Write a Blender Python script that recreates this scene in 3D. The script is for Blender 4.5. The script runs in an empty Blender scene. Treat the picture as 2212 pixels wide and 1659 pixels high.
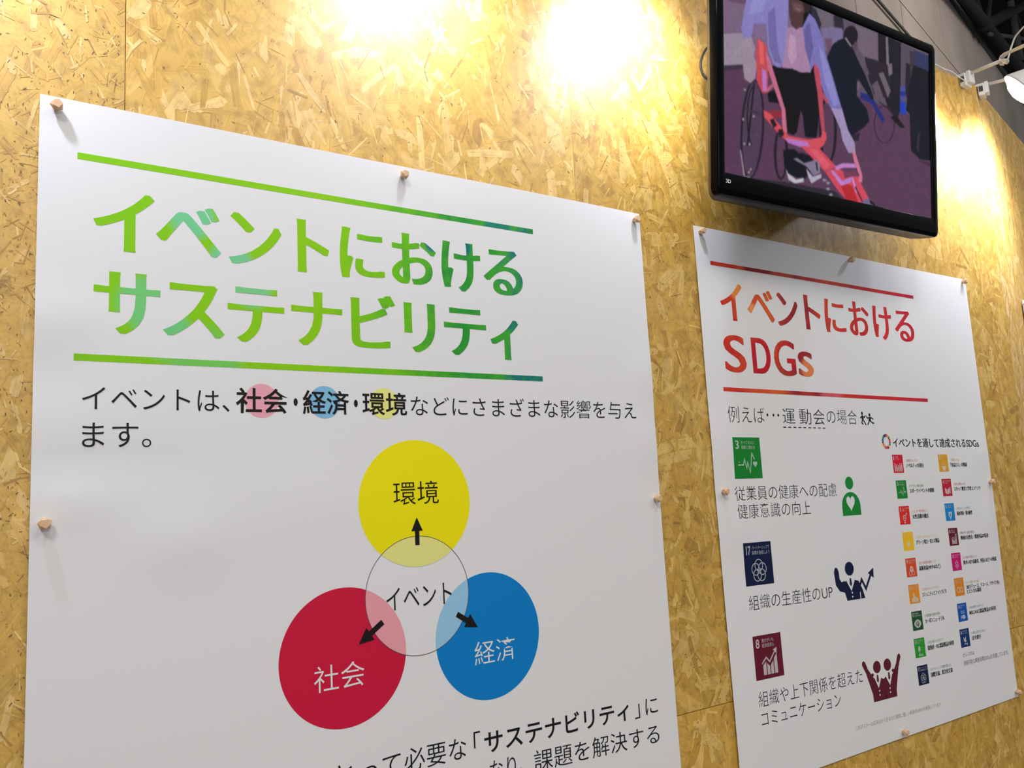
import bpy, bmesh, math, random
import numpy as np
from mathutils import Vector, Matrix

SC = bpy.context.scene
COL = SC.collection

# ------------------------------------------------------------------ camera
# solved from the two posters, metres, z = 0 on the hall floor, wall plane y = 0
CAM_POS = (-0.12734, -1.35178, 1.34992)
CAM_ROWS = [[0.8222397, -0.5666956, -0.0527066], [0.0346528, 0.1422832, -0.9892192], [0.5680855, 0.8115488, 0.1366285]]
FOCAL_PX = 1844.27
cam_data = bpy.data.cameras.new('camera')
cam_data.sensor_fit = 'HORIZONTAL'
cam_data.sensor_width = 36.0
cam_data.lens = FOCAL_PX / 2212.0 * 36.0
cam_data.clip_start = 0.01
cam_data.clip_end = 200
cam = bpy.data.objects.new('camera', cam_data)
COL.objects.link(cam)
r0, r1, r2 = [Vector(v) for v in CAM_ROWS]
M = Matrix.Identity(4)
for i in range(3):
    M[i][0], M[i][1], M[i][2], M[i][3] = r0[i], -r1[i], -r2[i], CAM_POS[i]
cam.matrix_world = M
SC.camera = cam

# ------------------------------------------------------------------ world, hall lights, exposure
SC.view_settings.view_transform = 'Standard'
SC.view_settings.look = 'None'
SC.view_settings.gamma = 1.0
SC.view_settings.use_curve_mapping = False
SC.view_settings.exposure = 0.0
world = bpy.data.worlds.new('hall_air')
SC.world = world
world.use_nodes = True
bgn = world.node_tree.nodes['Background']
bgn.inputs[0].default_value = (0.98, 0.97, 0.98, 1)
bgn.inputs[1].default_value = 0.28


def hall_lamp(name, loc, aim, size, energy, colour=(1, 0.965, 0.90)):
    d = bpy.data.lights.new(name, 'AREA')
    d.shape = 'DISK'
    d.size = size
    d.energy = energy
    d.color = colour
    o = bpy.data.objects.new(name, d)
    COL.objects.link(o)
    o.location = loc
    o.rotation_euler = (Vector(aim) - Vector(loc)).to_track_quat('-Z', 'Y').to_euler()
    return o


# high-bay lamps of the exhibition hall: the strongest stands high over the aisle to the left
hall_lamp('hall_light', (-3.6, -6.2, 7.6), (1.3, 0, 1.6), 2.0, 280)
hall_lamp('hall_light', (1.0, -5.0, 8.5), (1.3, 0, 1.6), 1.8, 100)
hall_lamp('hall_light', (7.0, -7.0, 8.5), (1.6, 0, 1.6), 2.0, 170)
hall_lamp('fill_light_front', (-1.0, -6.5, 3.0), (1.4, 0, 1.5), 1.2, 55)  # added low fill that lifts the shadow under the television, not a hall lamp
hall_lamp('hall_light', (13.0, 0.5, 9.0), (16, 7, 9.5), 2.0, 230, (1.0, 0.92, 0.86))

BOOTH_LAMP_ENERGY = 18.0
POSTER_TOP = 1.978
WALL_TOP = 2.70
BEND_X = 2.850
BEND = math.radians(13.2)


# ------------------------------------------------------------------ helpers
def link(name, me, mat=None, parent=None, loc=None):
    o = bpy.data.objects.new(name, me)
    COL.objects.link(o)
    if mat is not None:
        for m in (mat if isinstance(mat, (list, tuple)) else [mat]):
            me.materials.append(m)
    if parent is not None:
        o.parent = parent
    if loc is not None:
        o.location = loc
    return o


def thing(name, label, cat, loc=(0, 0, 0), rotz=0.0, group=None):
    o = bpy.data.objects.new(name, None)
    o.empty_display_size = 0.05
    COL.objects.link(o)
    o.location = loc
    o.rotation_euler = (0, 0, rotz)
    return tag(o, label, cat, group)


def tag(o, label, cat, group=None):
    o['label'] = label
    o['category'] = cat
    if group:
        o['group'] = group
    return o


def bm_mesh(bm, name, smooth=False):
    me = bpy.data.meshes.new(name)
    bm.normal_update()
    bm.to_mesh(me)
    bm.free()
    me.polygons.foreach_set('use_smooth', [smooth] * len(me.polygons))
    return me


def add_box(bm, x0, x1, y0, y1, z0, z1, mat=0):
    v = [bm.verts.new(c) for c in ((x0, y0, z0), (x1, y0, z0), (x1, y1, z0), (x0, y1, z0),
                                   (x0, y0, z1), (x1, y0, z1), (x1, y1, z1), (x0, y1, z1))]
    fs = [(0, 3, 2, 1), (4, 5, 6, 7), (0, 1, 5, 4), (1, 2, 6, 5), (2, 3, 7, 6), (3, 0, 4, 7)]
    out = []
    for f in fs:
        fc = bm.faces.new([v[i] for i in f])
        fc.material_index = mat
        out.append(fc)
    return v, out


def box_bm(x0, x1, y0, y1, z0, z1, bevel=0.0, seg=2):
    bm = bmesh.new()
    add_box(bm, x0, x1, y0, y1, z0, z1)
    if bevel:
        bmesh.ops.bevel(bm, geom=list(bm.edges), offset=bevel, segments=seg, affect='EDGES', profile=0.5)
    return bm


def tube_bm(pts, r, n=10, bm=None, cap=True):
    bm = bm or bmesh.new()
    pts = [Vector(p) for p in pts]
    rings = []
    prev = None
    for i, p in enumerate(pts):
        a = pts[max(i - 1, 0)]
        b = pts[min(i + 1, len(pts) - 1)]
        d = (b - a).normalized()
        if prev is None:
            ref = Vector((0, 0, 1)) if abs(d.z) < 0.9 else Vector((1, 0, 0))
            u = d.cross(ref).normalized()
        else:
            u = (prev - d * prev.dot(d)).normalized()
        prev = u
        w = d.cross(u)
        rr = r[i] if isinstance(r, (list, tuple)) else r
        rings.append([bm.verts.new(p + (u * math.cos(t) + w * math.sin(t)) * rr)
                      for t in [2 * math.pi * k / n for k in range(n)]])
    for A, B in zip(rings, rings[1:]):
        for k in range(n):
            bm.faces.new((A[k], A[(k + 1) % n], B[(k + 1) % n], B[k]))
    if cap:
        bm.faces.new(rings[0][::-1])
        bm.faces.new(rings[-1])
    return bm


def lathe_bm(profile, n=32, axis_o=(0, 0, 0), axis_d=(0, 0, 1), bm=None, close=False):
    """profile: list of (distance along axis, radius)."""
    bm = bm or bmesh.new()
    o, d = Vector(axis_o), Vector(axis_d).normalized()
    u = d.orthogonal().normalized()
    w = d.cross(u)
    rings = []
    for s, r in profile:
        if r < 1e-6:
            rings.append([bm.verts.new(o + d * s)])
        else:
            rings.append([bm.verts.new(o + d * s + (u * math.cos(t) + w * math.sin(t)) * r)
                          for t in [2 * math.pi * k / n for k in range(n)]])
    for A, B in zip(rings, rings[1:]):
        for k in range(n):
            a0, a1 = A[k % len(A)], A[(k + 1) % len(A)]
            b0, b1 = B[k % len(B)], B[(k + 1) % len(B)]
            vs = []
            for v in (a0, a1, b1, b0):
                if v not in vs:
                    vs.append(v)
            if len(vs) > 2:
                bm.faces.new(vs)
    return bm


def spline(pts, n=8):
    """Catmull-Rom through pts."""
    P = [Vector(p) for p in pts]
    P = [P[0] * 2 - P[1]] + P + [P[-1] * 2 - P[-2]]
    out = []
    for i in range(1, len(P) - 2):
        for k in range(n):
            t = k / n
            a, b, c, d = P[i - 1], P[i], P[i + 1], P[i + 2]
            out.append(0.5 * ((2 * b) + (c - a) * t + (2 * a - 5 * b + 4 * c - d) * t * t + (3 * b - a - 3 * c + d) * t ** 3))
    out.append(P[-2])
    return out


def s2l(c):
    return tuple(((v / 255.0) / 12.92 if v / 255.0 <= 0.04045 else ((v / 255.0 + 0.055) / 1.055) ** 2.4) for v in c[:3])


# ------------------------------------------------------------------ materials
def principled(name, col, rough=0.5, spec=0.5, metal=0.0, coat=0.0, emit=None, emit_s=1.0):
    m = bpy.data.materials.new(name)
    m.use_nodes = True
    b = m.node_tree.nodes['Principled BSDF']
    b.inputs['Base Color'].default_value = (*col, 1)
    b.inputs['Roughness'].default_value = rough
    b.inputs['Specular IOR Level'].default_value = spec
    b.inputs['Metallic'].default_value = metal
    b.inputs['Coat Weight'].default_value = coat
    if emit:
        b.inputs['Emission Color'].default_value = (*emit, 1)
        b.inputs['Emission Strength'].default_value = emit_s
    return m


class NT:
    def __init__(self, m):
        self.t = m.node_tree
        self.n = self.t.nodes
        self.b = self.n['Principled BSDF']

    def add(self, typ, **kw):
        x = self.n.new(typ)
        for k, v in kw.items():
            setattr(x, k, v)
        return x

    def link(self, a, b):
        self.t.links.new(a, b)


def ramp(nt, stops, interp='LINEAR'):
    r = nt.add('ShaderNodeValToRGB')
    r.color_ramp.interpolation = interp
    e = r.color_ramp.elements
    e[0].position, e[0].color = stops[0][0], (*stops[0][1], 1)
    e[1].position, e[1].color = stops[-1][0], (*stops[-1][1], 1)
    for p, c in stops[1:-1]:
        k = e.new(p)
        k.color = (*c, 1)
    return r


def osb_material(name, tint=(1, 1, 1)):
    m = principled(name, (0.6, 0.4, 0.15), 0.56, 1.0)
    nt = NT(m)
    att = nt.add('ShaderNodeAttribute', attribute_name='strand_colour')
    uv = nt.add('ShaderNodeUVMap', uv_map='strand')
    mp = nt.add('ShaderNodeMapping')
    mp.inputs['Scale'].default_value = (14, 420, 1)
    grain = nt.add('ShaderNodeTexNoise')
    grain.inputs['Scale'].default_value = 1.0
    grain.inputs['Detail'].default_value = 4
    nt.link(uv.outputs[0], mp.inputs[0])
    nt.link(mp.outputs[0], grain.inputs['Vector'])
    gr = ramp(nt, [(0.30, (0.84, 0.82, 0.76)), (0.52, (1, 1, 1)), (0.72, (1.07, 1.07, 1.08))])
    nt.link(grain.outputs['Fac'], gr.inputs[0])
    tc = nt.add('ShaderNodeTexCoord')
    sp = nt.add('ShaderNodeTexNoise')
    sp.inputs['Scale'].default_value = 42
    sp.inputs['Detail'].default_value = 5
    nt.link(tc.outputs['Object'], sp.inputs['Vector'])
    sr = ramp(nt, [(0.33, (0.80, 0.76, 0.68)), (0.5, (1, 1, 1)), (0.68, (1.08, 1.08, 1.06))])
    nt.link(sp.outputs['Fac'], sr.inputs[0])

    def mul(a, b):
        x = nt.add('ShaderNodeMix', data_type='RGBA', blend_type='MULTIPLY')
        x.inputs[0].default_value = 1.0
        nt.link(a, x.inputs[6])
        if isinstance(b, tuple):
            x.inputs[7].default_value = (*b, 1)
        else:
            nt.link(b, x.inputs[7])
        return x.outputs[2]
    c = mul(mul(mul(att.outputs['Color'], gr.outputs[0]), sr.outputs[0]), tint)
    nt.link(c, nt.b.inputs['Base Color'])
    bp = nt.add('ShaderNodeBump')
    bp.inputs['Strength'].default_value = 0.12
    bp.inputs['Distance'].default_value = 0.0006
    nt.link(grain.outputs['Fac'], bp.inputs['Height'])
    nt.link(bp.outputs[0], nt.b.inputs['Normal'])
    return m


def cloudy_print(name, stops, axis_lo, axis_hi, noise_amt, scale, patches):
    """ink that drifts along x with cloudy patches of other colours (object space = poster space)."""
    m = principled(name, (0.3, 0.6, 0.05), 0.45, 0.3)
    nt = NT(m)
    tc = nt.add('ShaderNodeTexCoord')
    sep = nt.add('ShaderNodeSeparateXYZ')
    nt.link(tc.outputs['Object'], sep.inputs[0])
    mr = nt.add('ShaderNodeMapRange')
    mr.inputs['From Min'].default_value = axis_lo
    mr.inputs['From Max'].default_value = axis_hi
    nt.link(sep.outputs['X'], mr.inputs['Value'])
    nz = nt.add('ShaderNodeTexNoise')
    nz.inputs['Scale'].default_value = scale
    nz.inputs['Detail'].default_value = 6
    nz.inputs['Roughness'].default_value = 0.65
    nt.link(tc.outputs['Object'], nz.inputs['Vector'])
    ma = nt.add('ShaderNodeMath', operation='MULTIPLY_ADD')
    nt.link(nz.outputs['Fac'], ma.inputs[0])
    ma.inputs[1].default_value = noise_amt
    ad = nt.add('ShaderNodeMath', operation='SUBTRACT')
    nt.link(mr.outputs[0], ad.inputs[0])
    ad.inputs[1].default_value = noise_amt * 0.5
    nt.link(ad.outputs[0], ma.inputs[2])
    r = ramp(nt, stops)
    nt.link(ma.outputs[0], r.inputs[0])
    cur = r.outputs[0]
    for (px, pz, rad, colour) in patches:
        vm = nt.add('ShaderNodeVectorMath', operation='DISTANCE')
        nt.link(tc.outputs['Object'], vm.inputs[0])
        vm.inputs[1].default_value = (px, 0, pz)
        k = nt.add('ShaderNodeMapRange', interpolation_type='SMOOTHSTEP')
        k.inputs['From Min'].default_value = rad
        k.inputs['From Max'].default_value = rad * 0.55
        nt.link(vm.outputs['Value'], k.inputs['Value'])
        mx = nt.add('ShaderNodeMix', data_type='RGBA')
        nt.link(k.outputs[0], mx.inputs[0])
        nt.link(cur, mx.inputs[6])
        mx.inputs[7].default_value = (*colour, 1)
        cur = mx.outputs[2]
    nt.link(cur, nt.b.inputs['Base Color'])
    return m


MAT = {}
MAT['osb'] = osb_material('osb_strands', (1.0, 1.07, 1.5))
MAT['osb_warm'] = osb_material('osb_strands_warm', (1.0, 1.04, 1.15))
MAT['osb_pale'] = osb_material('osb_strands_pale', (1.06, 1.16, 1.9))
MAT['osb_edge'] = principled('osb_core', s2l((120, 84, 40)), 0.8, 0.2)
MAT['paper'] = principled('poster_paper', (0.80, 0.80, 0.815), 0.5, 0.25)
MAT['ink'] = principled('black_ink', s2l((22, 20, 20)), 0.45, 0.3)
MAT['ink_grey'] = principled('grey_ink', s2l((120, 116, 114)), 0.5, 0.3)
MAT['ink_white'] = principled('white_print', (0.80, 0.80, 0.80), 0.5, 0.25)
MAT['pin_wood'] = principled('pin_wood', s2l((222, 184, 146)), 0.6, 0.3)
MAT['white_enamel'] = principled('white_enamel', (0.78, 0.78, 0.78), 0.35, 0.5)
MAT['dark_steel'] = principled('dark_steel', s2l((70, 74, 72)), 0.6, 0.3)
MAT['bulb'] = principled('bulb_glow', (1, 1, 1), 0.4, 0.3, emit=(1.0, 0.97, 0.92), emit_s=14.0)
MAT['gloss_black'] = principled('gloss_black', (0.0025, 0.003, 0.004), 0.09, 0.06)
MAT['matt_black'] = principled('matt_black', (0.012, 0.014, 0.014), 0.4, 0.4)
MAT['cable_black'] = principled('cable_black', (0.012, 0.011, 0.01), 0.5, 0.4)
MAT['floor'] = principled('hall_carpet', s2l((120, 118, 122)), 0.95, 0.1)
MAT['ceiling'] = principled('hall_ceiling', (0.01, 0.011, 0.013), 0.9, 0.1)
MAT['truss'] = principled('painted_steel', (0.016, 0.019, 0.019), 0.8, 0.15)
MAT['pole'] = principled('grey_pipe', (0.06, 0.06, 0.065), 0.7, 0.2)
MAT['pale_trim'] = principled('pale_trim', s2l((186, 174, 150)), 0.7, 0.2)
MAT['hall_panel'] = principled('hall_panel', s2l((168, 158, 150)), 0.8, 0.15)
nt = NT(MAT['hall_panel'])
tcn = nt.add('ShaderNodeTexCoord')
nz = nt.add('ShaderNodeTexNoise')
nz.inputs['Scale'].default_value = 0.7
nz.inputs['Detail'].default_value = 3
nt.link(tcn.outputs['Object'], nz.inputs['Vector'])
rp = ramp(nt, [(0.3, s2l((150, 144, 134))), (0.7, s2l((176, 163, 158)))])
nt.link(nz.outputs['Fac'], rp.inputs[0])
nt.link(rp.outputs[0], nt.b.inputs['Base Color'])


def ink(rgb):
    k = 'ink_%d_%d_%d' % rgb
    if k not in MAT:
        MAT[k] = principled(k, s2l(rgb), 0.45, 0.3)
    return MAT[k]


MAT['green_title'] = cloudy_print(
    'green_watercolour', [(0.0, s2l((130, 204, 4))), (0.45, s2l((140, 206, 0))), (0.62, s2l((106, 194, 14))),
                          (0.78, s2l((30, 150, 52))), (0.88, s2l((60, 168, 40))), (0.97, s2l((8, 112, 120))), (1.0, s2l((24, 140, 70)))],
    0.05, 0.89, 0.42, 16,
    [(0.215, -0.155, 0.045, s2l((118, 208, 150))), (0.275, -0.225, 0.045, s2l((120, 208, 150))), (0.145, -0.30, 0.05, s2l((116, 206, 120))),
     (0.175, -0.345, 0.05, s2l((112, 206, 128))), (0.31, -0.262, 0.04, s2l((126, 210, 140))), (0.65, -0.14, 0.022, s2l((0, 110, 128))),
     (0.72, -0.14, 0.02, s2l((0, 116, 120))), (0.235, -0.388, 0.07, s2l((118, 204, 90))), (0.80, -0.09, 0.04, s2l((10, 130, 110)))])
MAT['red_title'] = cloudy_print(
    'red_watercolour', [(0.0, s2l((205, 30, 30))), (0.2, s2l((226, 96, 40))), (0.36, s2l((150, 24, 44))), (0.5, s2l((214, 62, 34))),
                        (0.68, s2l((196, 36, 36))), (0.84, s2l((214, 40, 40))), (1.0, s2l((186, 10, 54)))],
    0.05, 0.93, 0.45, 11,
    [(0.13, -0.145, 0.03, s2l((236, 140, 60))), (0.185, -0.19, 0.022, s2l((238, 150, 80))), (0.12, -0.24, 0.03, s2l((200, 24, 30))),
     (0.385, -0.33, 0.04, s2l((232, 130, 80))), (0.20, -0.31, 0.07, s2l((196, 20, 34))), (0.30, -0.30, 0.05, s2l((206, 28, 40))),
     (0.22, -0.085, 0.07, s2l((140, 14, 34))), (0.47, -0.39, 0.06, s2l((212, 90, 100))), (0.46, -0.15, 0.03, s2l((226, 84, 40)))])

# ------------------------------------------------------------------ the booth wall: strand boards
POSTER_L = (0.0, 1.19)
POSTER_R = (1.364, 2.604)
POSTER_H = 1.283


def strand_board(width, z0, z1, seed, density=1.0, fine=1.0, fleck=1.0, bright=1.0, skip=(), size=1.0, thick=0.012, vis=(0.42, 2.70)):
    """an OSB sheet: a slab with thousands of thin pressed strands on its front (-y) face; local x 0..width, y 0 = front."""
    rng = np.random.default_rng(seed)
    V, F, C, UV = [], [], [], []
    slab = [(0, 0, z0), (width, 0, z0), (width, 0, z1), (0, 0, z1), (0, thick, z0), (width, thick, z0), (width, thick, z1), (0, thick, z1)]
    base_faces = [(0, 1, 2, 3), (5, 4, 7, 6), (4, 0, 3, 7), (1, 5, 6, 2), (3, 2, 6, 7), (4, 5, 1, 0)]
    base_c = np.array(s2l((204, 157, 58))) * bright
    pale, straw, tan, rust, dark = [np.array(s2l(c)) for c in ((230, 190, 106), (207, 160, 60), (190, 142, 44), (162, 110, 32), (96, 64, 20))]
    verts = [np.array(slab, float)]
    cols = [np.tile(base_c, (8, 1))]
    uvs = [np.array([(v[0] * 12, v[2] * 0.4) for v in slab])]
    nper = []
    area = width * (vis[1] - vis[0])
    classes = [  # per m2, length, width, depth of layer, palette weights (pale, straw, tan, rust, dark)
        (420 * density / fine, (0.07, 0.17), (0.016, 0.044), 0.00002, (0.20, 0.50, 0.27, 0.03, 0)),
        (620 * density, (0.04, 0.11), (0.008, 0.024), 0.00014, (0.28, 0.46, 0.23, 0.03, 0)),
        (750 * density * fine, (0.015, 0.06), (0.0018, 0.006), 0.00026, (0.36, 0.36, 0.22, 0.06, 0)),
        (380 * density, (0.010, 0.040), (0.0006, 0.0014), 0.00036, (0.10, 0.16, 0.44, 0.28, 0.02)),  # hair-thin slivers, mostly darker: shadow lines between strands put into the colour
        (1700 * density * fleck, (0.0018, 0.0065), (0.0006, 0.0017), 0.00044, (0.03, 0.03, 0.18, 0.38, 0.38)),
    ]
    for dens, L, Wd, dep, wts in classes:
        n = int(dens * area)
        cx = rng.uniform(0, width, n)
        cz = rng.uniform(vis[0], vis[1], n)
        keep = np.ones(n, bool)
        for (a, b, c, d) in skip:
            keep &= ~((cx > a) & (cx < b) & (cz > c) & (cz < d))
        cx, cz = cx[keep], cz[keep]
        n = len(cx)
        ln = rng.uniform(*L, n) * rng.uniform(0.7, 1.15, n) * (size if dep < 0.0003 else 1)
        wd = rng.uniform(*Wd, n) * (size if dep < 0.0003 else 1)
        ang = np.where(rng.random(n) < 0.62, rng.normal(math.pi / 2, 0.55, n), rng.uniform(0, math.pi, n))
        e = rng.uniform(0.0, 0.34, (n, 4)) * np.minimum(1, (wd / ln * 2.2))[:, None]
        j = rng.uniform(-0.35, 0.35, (n, 2))
        bend = rng.normal(0, 0.12, n)
        u = np.stack([-0.5 + e[:, 0], np.full(n, 0.0), 0.5 - e[:, 1], np.full(n, 0.5), 0.5 - e[:, 2], np.full(n, 0.0), -0.5 + e[:, 3], np.full(n, -0.5)], 1)
        v = np.stack([np.full(n, -0.5), np.full(n, -0.5), np.full(n, -0.5), j[:, 0], np.full(n, 0.5), np.full(n, 0.5), np.full(n, 0.5), j[:, 1]], 1)
        v = v * (1 - 0.5 * np.abs(u) ** 2 * rng.uniform(0, 1, n)[:, None])
        x = u * ln[:, None]
        z = v * wd[:, None] + (bend * wd)[:, None] * (u ** 2) * 4
        ca, sa = np.cos(ang)[:, None], np.sin(ang)[:, None]
        X = np.clip(cx[:, None] + x * ca - z * sa, 0.0006, width - 0.0006)
        Z = np.clip(cz[:, None] + x * sa + z * ca, z0 + 0.0006, z1 - 0.0006)
        Y = -(dep + rng.uniform(0, 0.00022, n))[:, None] + np.zeros_like(X)
        pts = np.stack([X, Y, Z], -1).reshape(-1, 3)
        pal = np.stack([pale, straw, tan, rust, dark])
        idx = rng.choice(5, n, p=np.array(wts) / sum(wts))
        mixw = rng.uniform(0, 0.45, n)[:, None]
        idx2 = np.clip(idx + rng.integers(-1, 2, n), 0, 4 if dep > 0.0002 else 3)
        c = pal[idx] * (1 - mixw) + pal[idx2] * mixw
        if dep < 0.0002:
            c = straw * 0.36 + c * 0.64
        elif dep < 0.0003:
            c = straw * 0.2 + c * 0.8
        c = c * rng.normal(1.0, 0.045, n)[:, None] * bright
        cols.append(np.repeat(np.clip(c, 0.01, 0.95), 8, axis=0))
        off = rng.uniform(0, 40, (n, 2))
        uvs.append(np.stack([x + off[:, :1], z + off[:, 1:]], -1).reshape(-1, 2))
        verts.append(pts)
        nper.append(n)
    Vv = np.concatenate(verts)
    Cc = np.concatenate(cols)
    Uu = np.concatenate(uvs)
    ns = sum(nper)
    me = bpy.data.meshes.new('osb_board')
    loops = np.concatenate([np.array(base_faces).ravel(), np.arange(8, 8 + ns * 8)])
    starts = np.concatenate([np.arange(6) * 4, 24 + np.arange(ns) * 8])
    totals = np.concatenate([np.full(6, 4), np.full(ns, 8)])
    me.vertices.add(len(Vv))
    me.vertices.foreach_set('co', Vv.astype(np.float32).ravel())
    me.loops.add(len(loops))
    me.loops.foreach_set('vertex_index', loops.astype(np.int32))
    me.polygons.add(len(starts))
    me.polygons.foreach_set('loop_start', starts.astype(np.int32))
    me.polygons.foreach_set('loop_total', totals.astype(np.int32))
    me.update(calc_edges=True)
    ca_ = me.color_attributes.new('strand_colour', 'FLOAT_COLOR', 'POINT')
    ca_.data.foreach_set('color', np.concatenate([Cc, np.ones((len(Cc), 1))], 1).astype(np.float32).ravel())
    ul = me.uv_layers.new(name='strand')
    ul.data.foreach_set('uv', Uu[loops].astype(np.float32).ravel())
    me.polygons.foreach_set('use_smooth', np.zeros(len(starts), bool))
    me.validate()
    me.update()
    return me


def structure(o):
    o['kind'] = 'structure'
    return o


# studs behind the boards carry them: the wall itself is one structure, each sheet a part of it
core = link('wall_back', bm_mesh(box_bm(-1.6, BEND_X + 0.004, 0.013, 0.075, 0.0, WALL_TOP - 0.002), 'wall_back'), MAT['osb_edge'])
structure(core)
SEAM0, SEAM1, SEAM2 = 0.1165, 1.012, 1.93   # vertical joints between sheets
HJ = 0.889                                  # the one horizontal joint, 1.82 m below the wall top
G = 0.0012
SHEETS = [  # x0, x1, z0, z1, density, fine, fleck, bright
    (-1.6, SEAM0 - G, HJ + 0.0008, WALL_TOP, 1.5, 2.2, 2.0, 1.06),
    (SEAM0, SEAM1 - G * 0.3, HJ + 0.0008, WALL_TOP, 1.0, 1.0, 0.9, 1.18),
    (SEAM1, SEAM2 - G * 0.3, HJ + 0.0008, WALL_TOP, 1.0, 1.0, 1.2, 0.95),
    (SEAM2, BEND_X, HJ + 0.0008, WALL_TOP, 1.0, 1.0, 1.0, 0.93),
    (-1.6, SEAM0 - G, 0, HJ - 0.0008, 1.0, 1.4, 1.8, 0.92),
    (SEAM0, SEAM1 - G, 0, HJ - 0.0008, 1.0, 1.0, 1.0, 1.0),
    (SEAM1, SEAM2 - G, 0, HJ - 0.0008, 1.0, 1.0, 1.0, 1.08),
    (SEAM2, BEND_X, 0, HJ - 0.0008, 1.0, 1.0, 1.0, 1.0),
]
for i, (x0, x1, z0, z1, den, fine, fl, br) in enumerate(SHEETS):
    skip = []
    for (a, b) in (POSTER_L, POSTER_R):
        skip.append((a + 0.07 - x0, b - 0.07 - x0, POSTER_TOP - POSTER_H + 0.07, POSTER_TOP - 0.07))
    vis = (max(z0, 0.42), z1)
    if x0 < -1:
        skip.append((-9, -0.35 - x0, 0, 9))
    me = strand_board(x1 - x0, z0, z1, 11 + i, den, fine, fl, br, skip, size=0.62 if i == 0 else 1.0, vis=vis)
    link('osb_board', me, MAT['osb'] if x0 < 1 else MAT['osb_warm'], core, (x0, 0, 0))

# the wall bends away behind the corner
side = link('wall_right', bm_mesh(box_bm(0.0, 2.6, 0.013, 0.075, 0.0, WALL_TOP - 0.002), 'wall_right'), MAT['osb_edge'])
structure(side)
side.location = (BEND_X, 0, 0)
side.rotation_euler = (0, 0, BEND)
me = strand_board(0.352, 0, WALL_TOP, 51, 1.0, 1.2, 0.7, 1.04, (), vis=(1.0, WALL_TOP))
link('osb_board', me, MAT['osb_pale'], side, (0.0012, 0, 0))
me = strand_board(2.24, 0, WALL_TOP, 52, 1.0, 1.0, 0.8, 1.0, ((1.2, 9, 0, 9),), vis=(1.0, WALL_TOP))
link('osb_board', me, MAT['osb_warm'], side, (0.3545, 0, 0))

# ------------------------------------------------------------------ floor, hall wall, roof
bm = bmesh.new()
add_box(bm, -14, 30, -16, 22, -0.05, 0)
structure(link('floor', bm_mesh(bm, 'floor'), MAT['floor']))
HA = math.radians(13.6)
hall = bpy.data.objects.new('wall_hall', None)
bm = bmesh.new()
add_box(bm, -10, 28, 0.06, 0.3, 0, 10.40)
hall = structure(link('wall_hall', bm_mesh(bm, 'wall_hall'), MAT['dark_steel']))
hall.location = (2.85, 3.0, 0)
hall.rotation_euler = (0, 0, HA)
edges = [-10, -7.4, -4.9, -2.4, 0.1, 2.55, 5.12, 7.71, 9.95, 12.49, 15.09, 17.6, 20.2, 22.8, 25.4, 28]
for a, b in zip(edges, edges[1:]):
    link('wall_panel', bm_mesh(box_bm(a + 0.012, b - 0.012, 0, 0.06, 0, 8.93), 'wall_panel'), MAT['hall_panel'], hall)
    link('wall_panel', bm_mesh(box_bm(a + 0.012, b - 0.012, 0, 0.06, 8.96, 10.42), 'wall_panel'), MAT['hall_panel'], hall)
tr = structure(link('trim_1', bm_mesh(box_bm(-10, 10.6, -0.03, 0.0, 8.325, 8.355, 0.006), 'trim_1'), MAT['hall_panel']))
tr2 = structure(link('trim_2', bm_mesh(box_bm(-10, 10.6, -0.05, 0.0, 8.362, 8.405, 0.006), 'trim_2'), MAT['dark_steel']))
tr3 = structure(link('trim_3', bm_mesh(box_bm(-10, 28, -0.008, 0.0, 8.938, 8.952), 'trim_3'), MAT['pale_trim']))
tr4 = structure(link('trim_4', bm_mesh(box_bm(-10, 28, -0.06, 0.3, 10.42, 10.52), 'trim_4'), MAT['dark_steel']))
for t_ in (tr, tr2, tr3, tr4):
    t_.location = hall.location
    t_.rotation_euler = hall.rotation_euler
ceil = structure(link('ceiling', bm_mesh(box_bm(-14, 30, 2, 22, 14.6, 14.8), 'ceiling'), MAT['ceiling']))
wf = structure(link('wall_far', bm_mesh(box_bm(-14, 34, 0, 0.2, 0, 14.6), 'wall_far'), MAT['ceiling']))
wf.location = (4, 9.0, 0)
wf.rotation_euler = (0, 0, HA)

truss = thing('roof_truss', 'dark steel roof truss above the grey panelled hall wall', 'truss', (2.85, 2.7, 10.6), HA)


def member(name, a, b, r, mat, n=8):
    link(name, bm_mesh(tube_bm([(a[0], a[2] if len(a) > 2 else 0, a[1] - 10.6), (b[0], b[2] if len(b) > 2 else 0, b[1] - 10.6)], r, n), name, True), mat, truss)


member('chord', (8, 9.86), (24, 11.12), 0.11, MAT['truss'])
member('chord', (8, 11.6, 1.5), (27, 13.9, 1.5), 0.09, MAT['truss'])
member('diagonal', (14.73, 10.30), (21.5, 13.8), 0.12, MAT['truss'])
member('diagonal', (16.3, 12.1), (15.0, 10.4), 0.05, MAT['truss'])
member('diagonal', (13.6, 11.2), (14.7, 10.36), 0.05, MAT['truss'])
member('pipe', (17.9, 13.4), (18.13, 11.9), 0.08, MAT['pole'])
member('pipe', (18.13, 11.9), (18.3, 10.9), 0.085, MAT['pole'])
member('strut', (15.1, 10.28), (21.5, 12.65), 0.045, MAT['pole'])
member('strut', (16.0, 12.9), (21.0, 11.4), 0.05, MAT['truss'])

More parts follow.
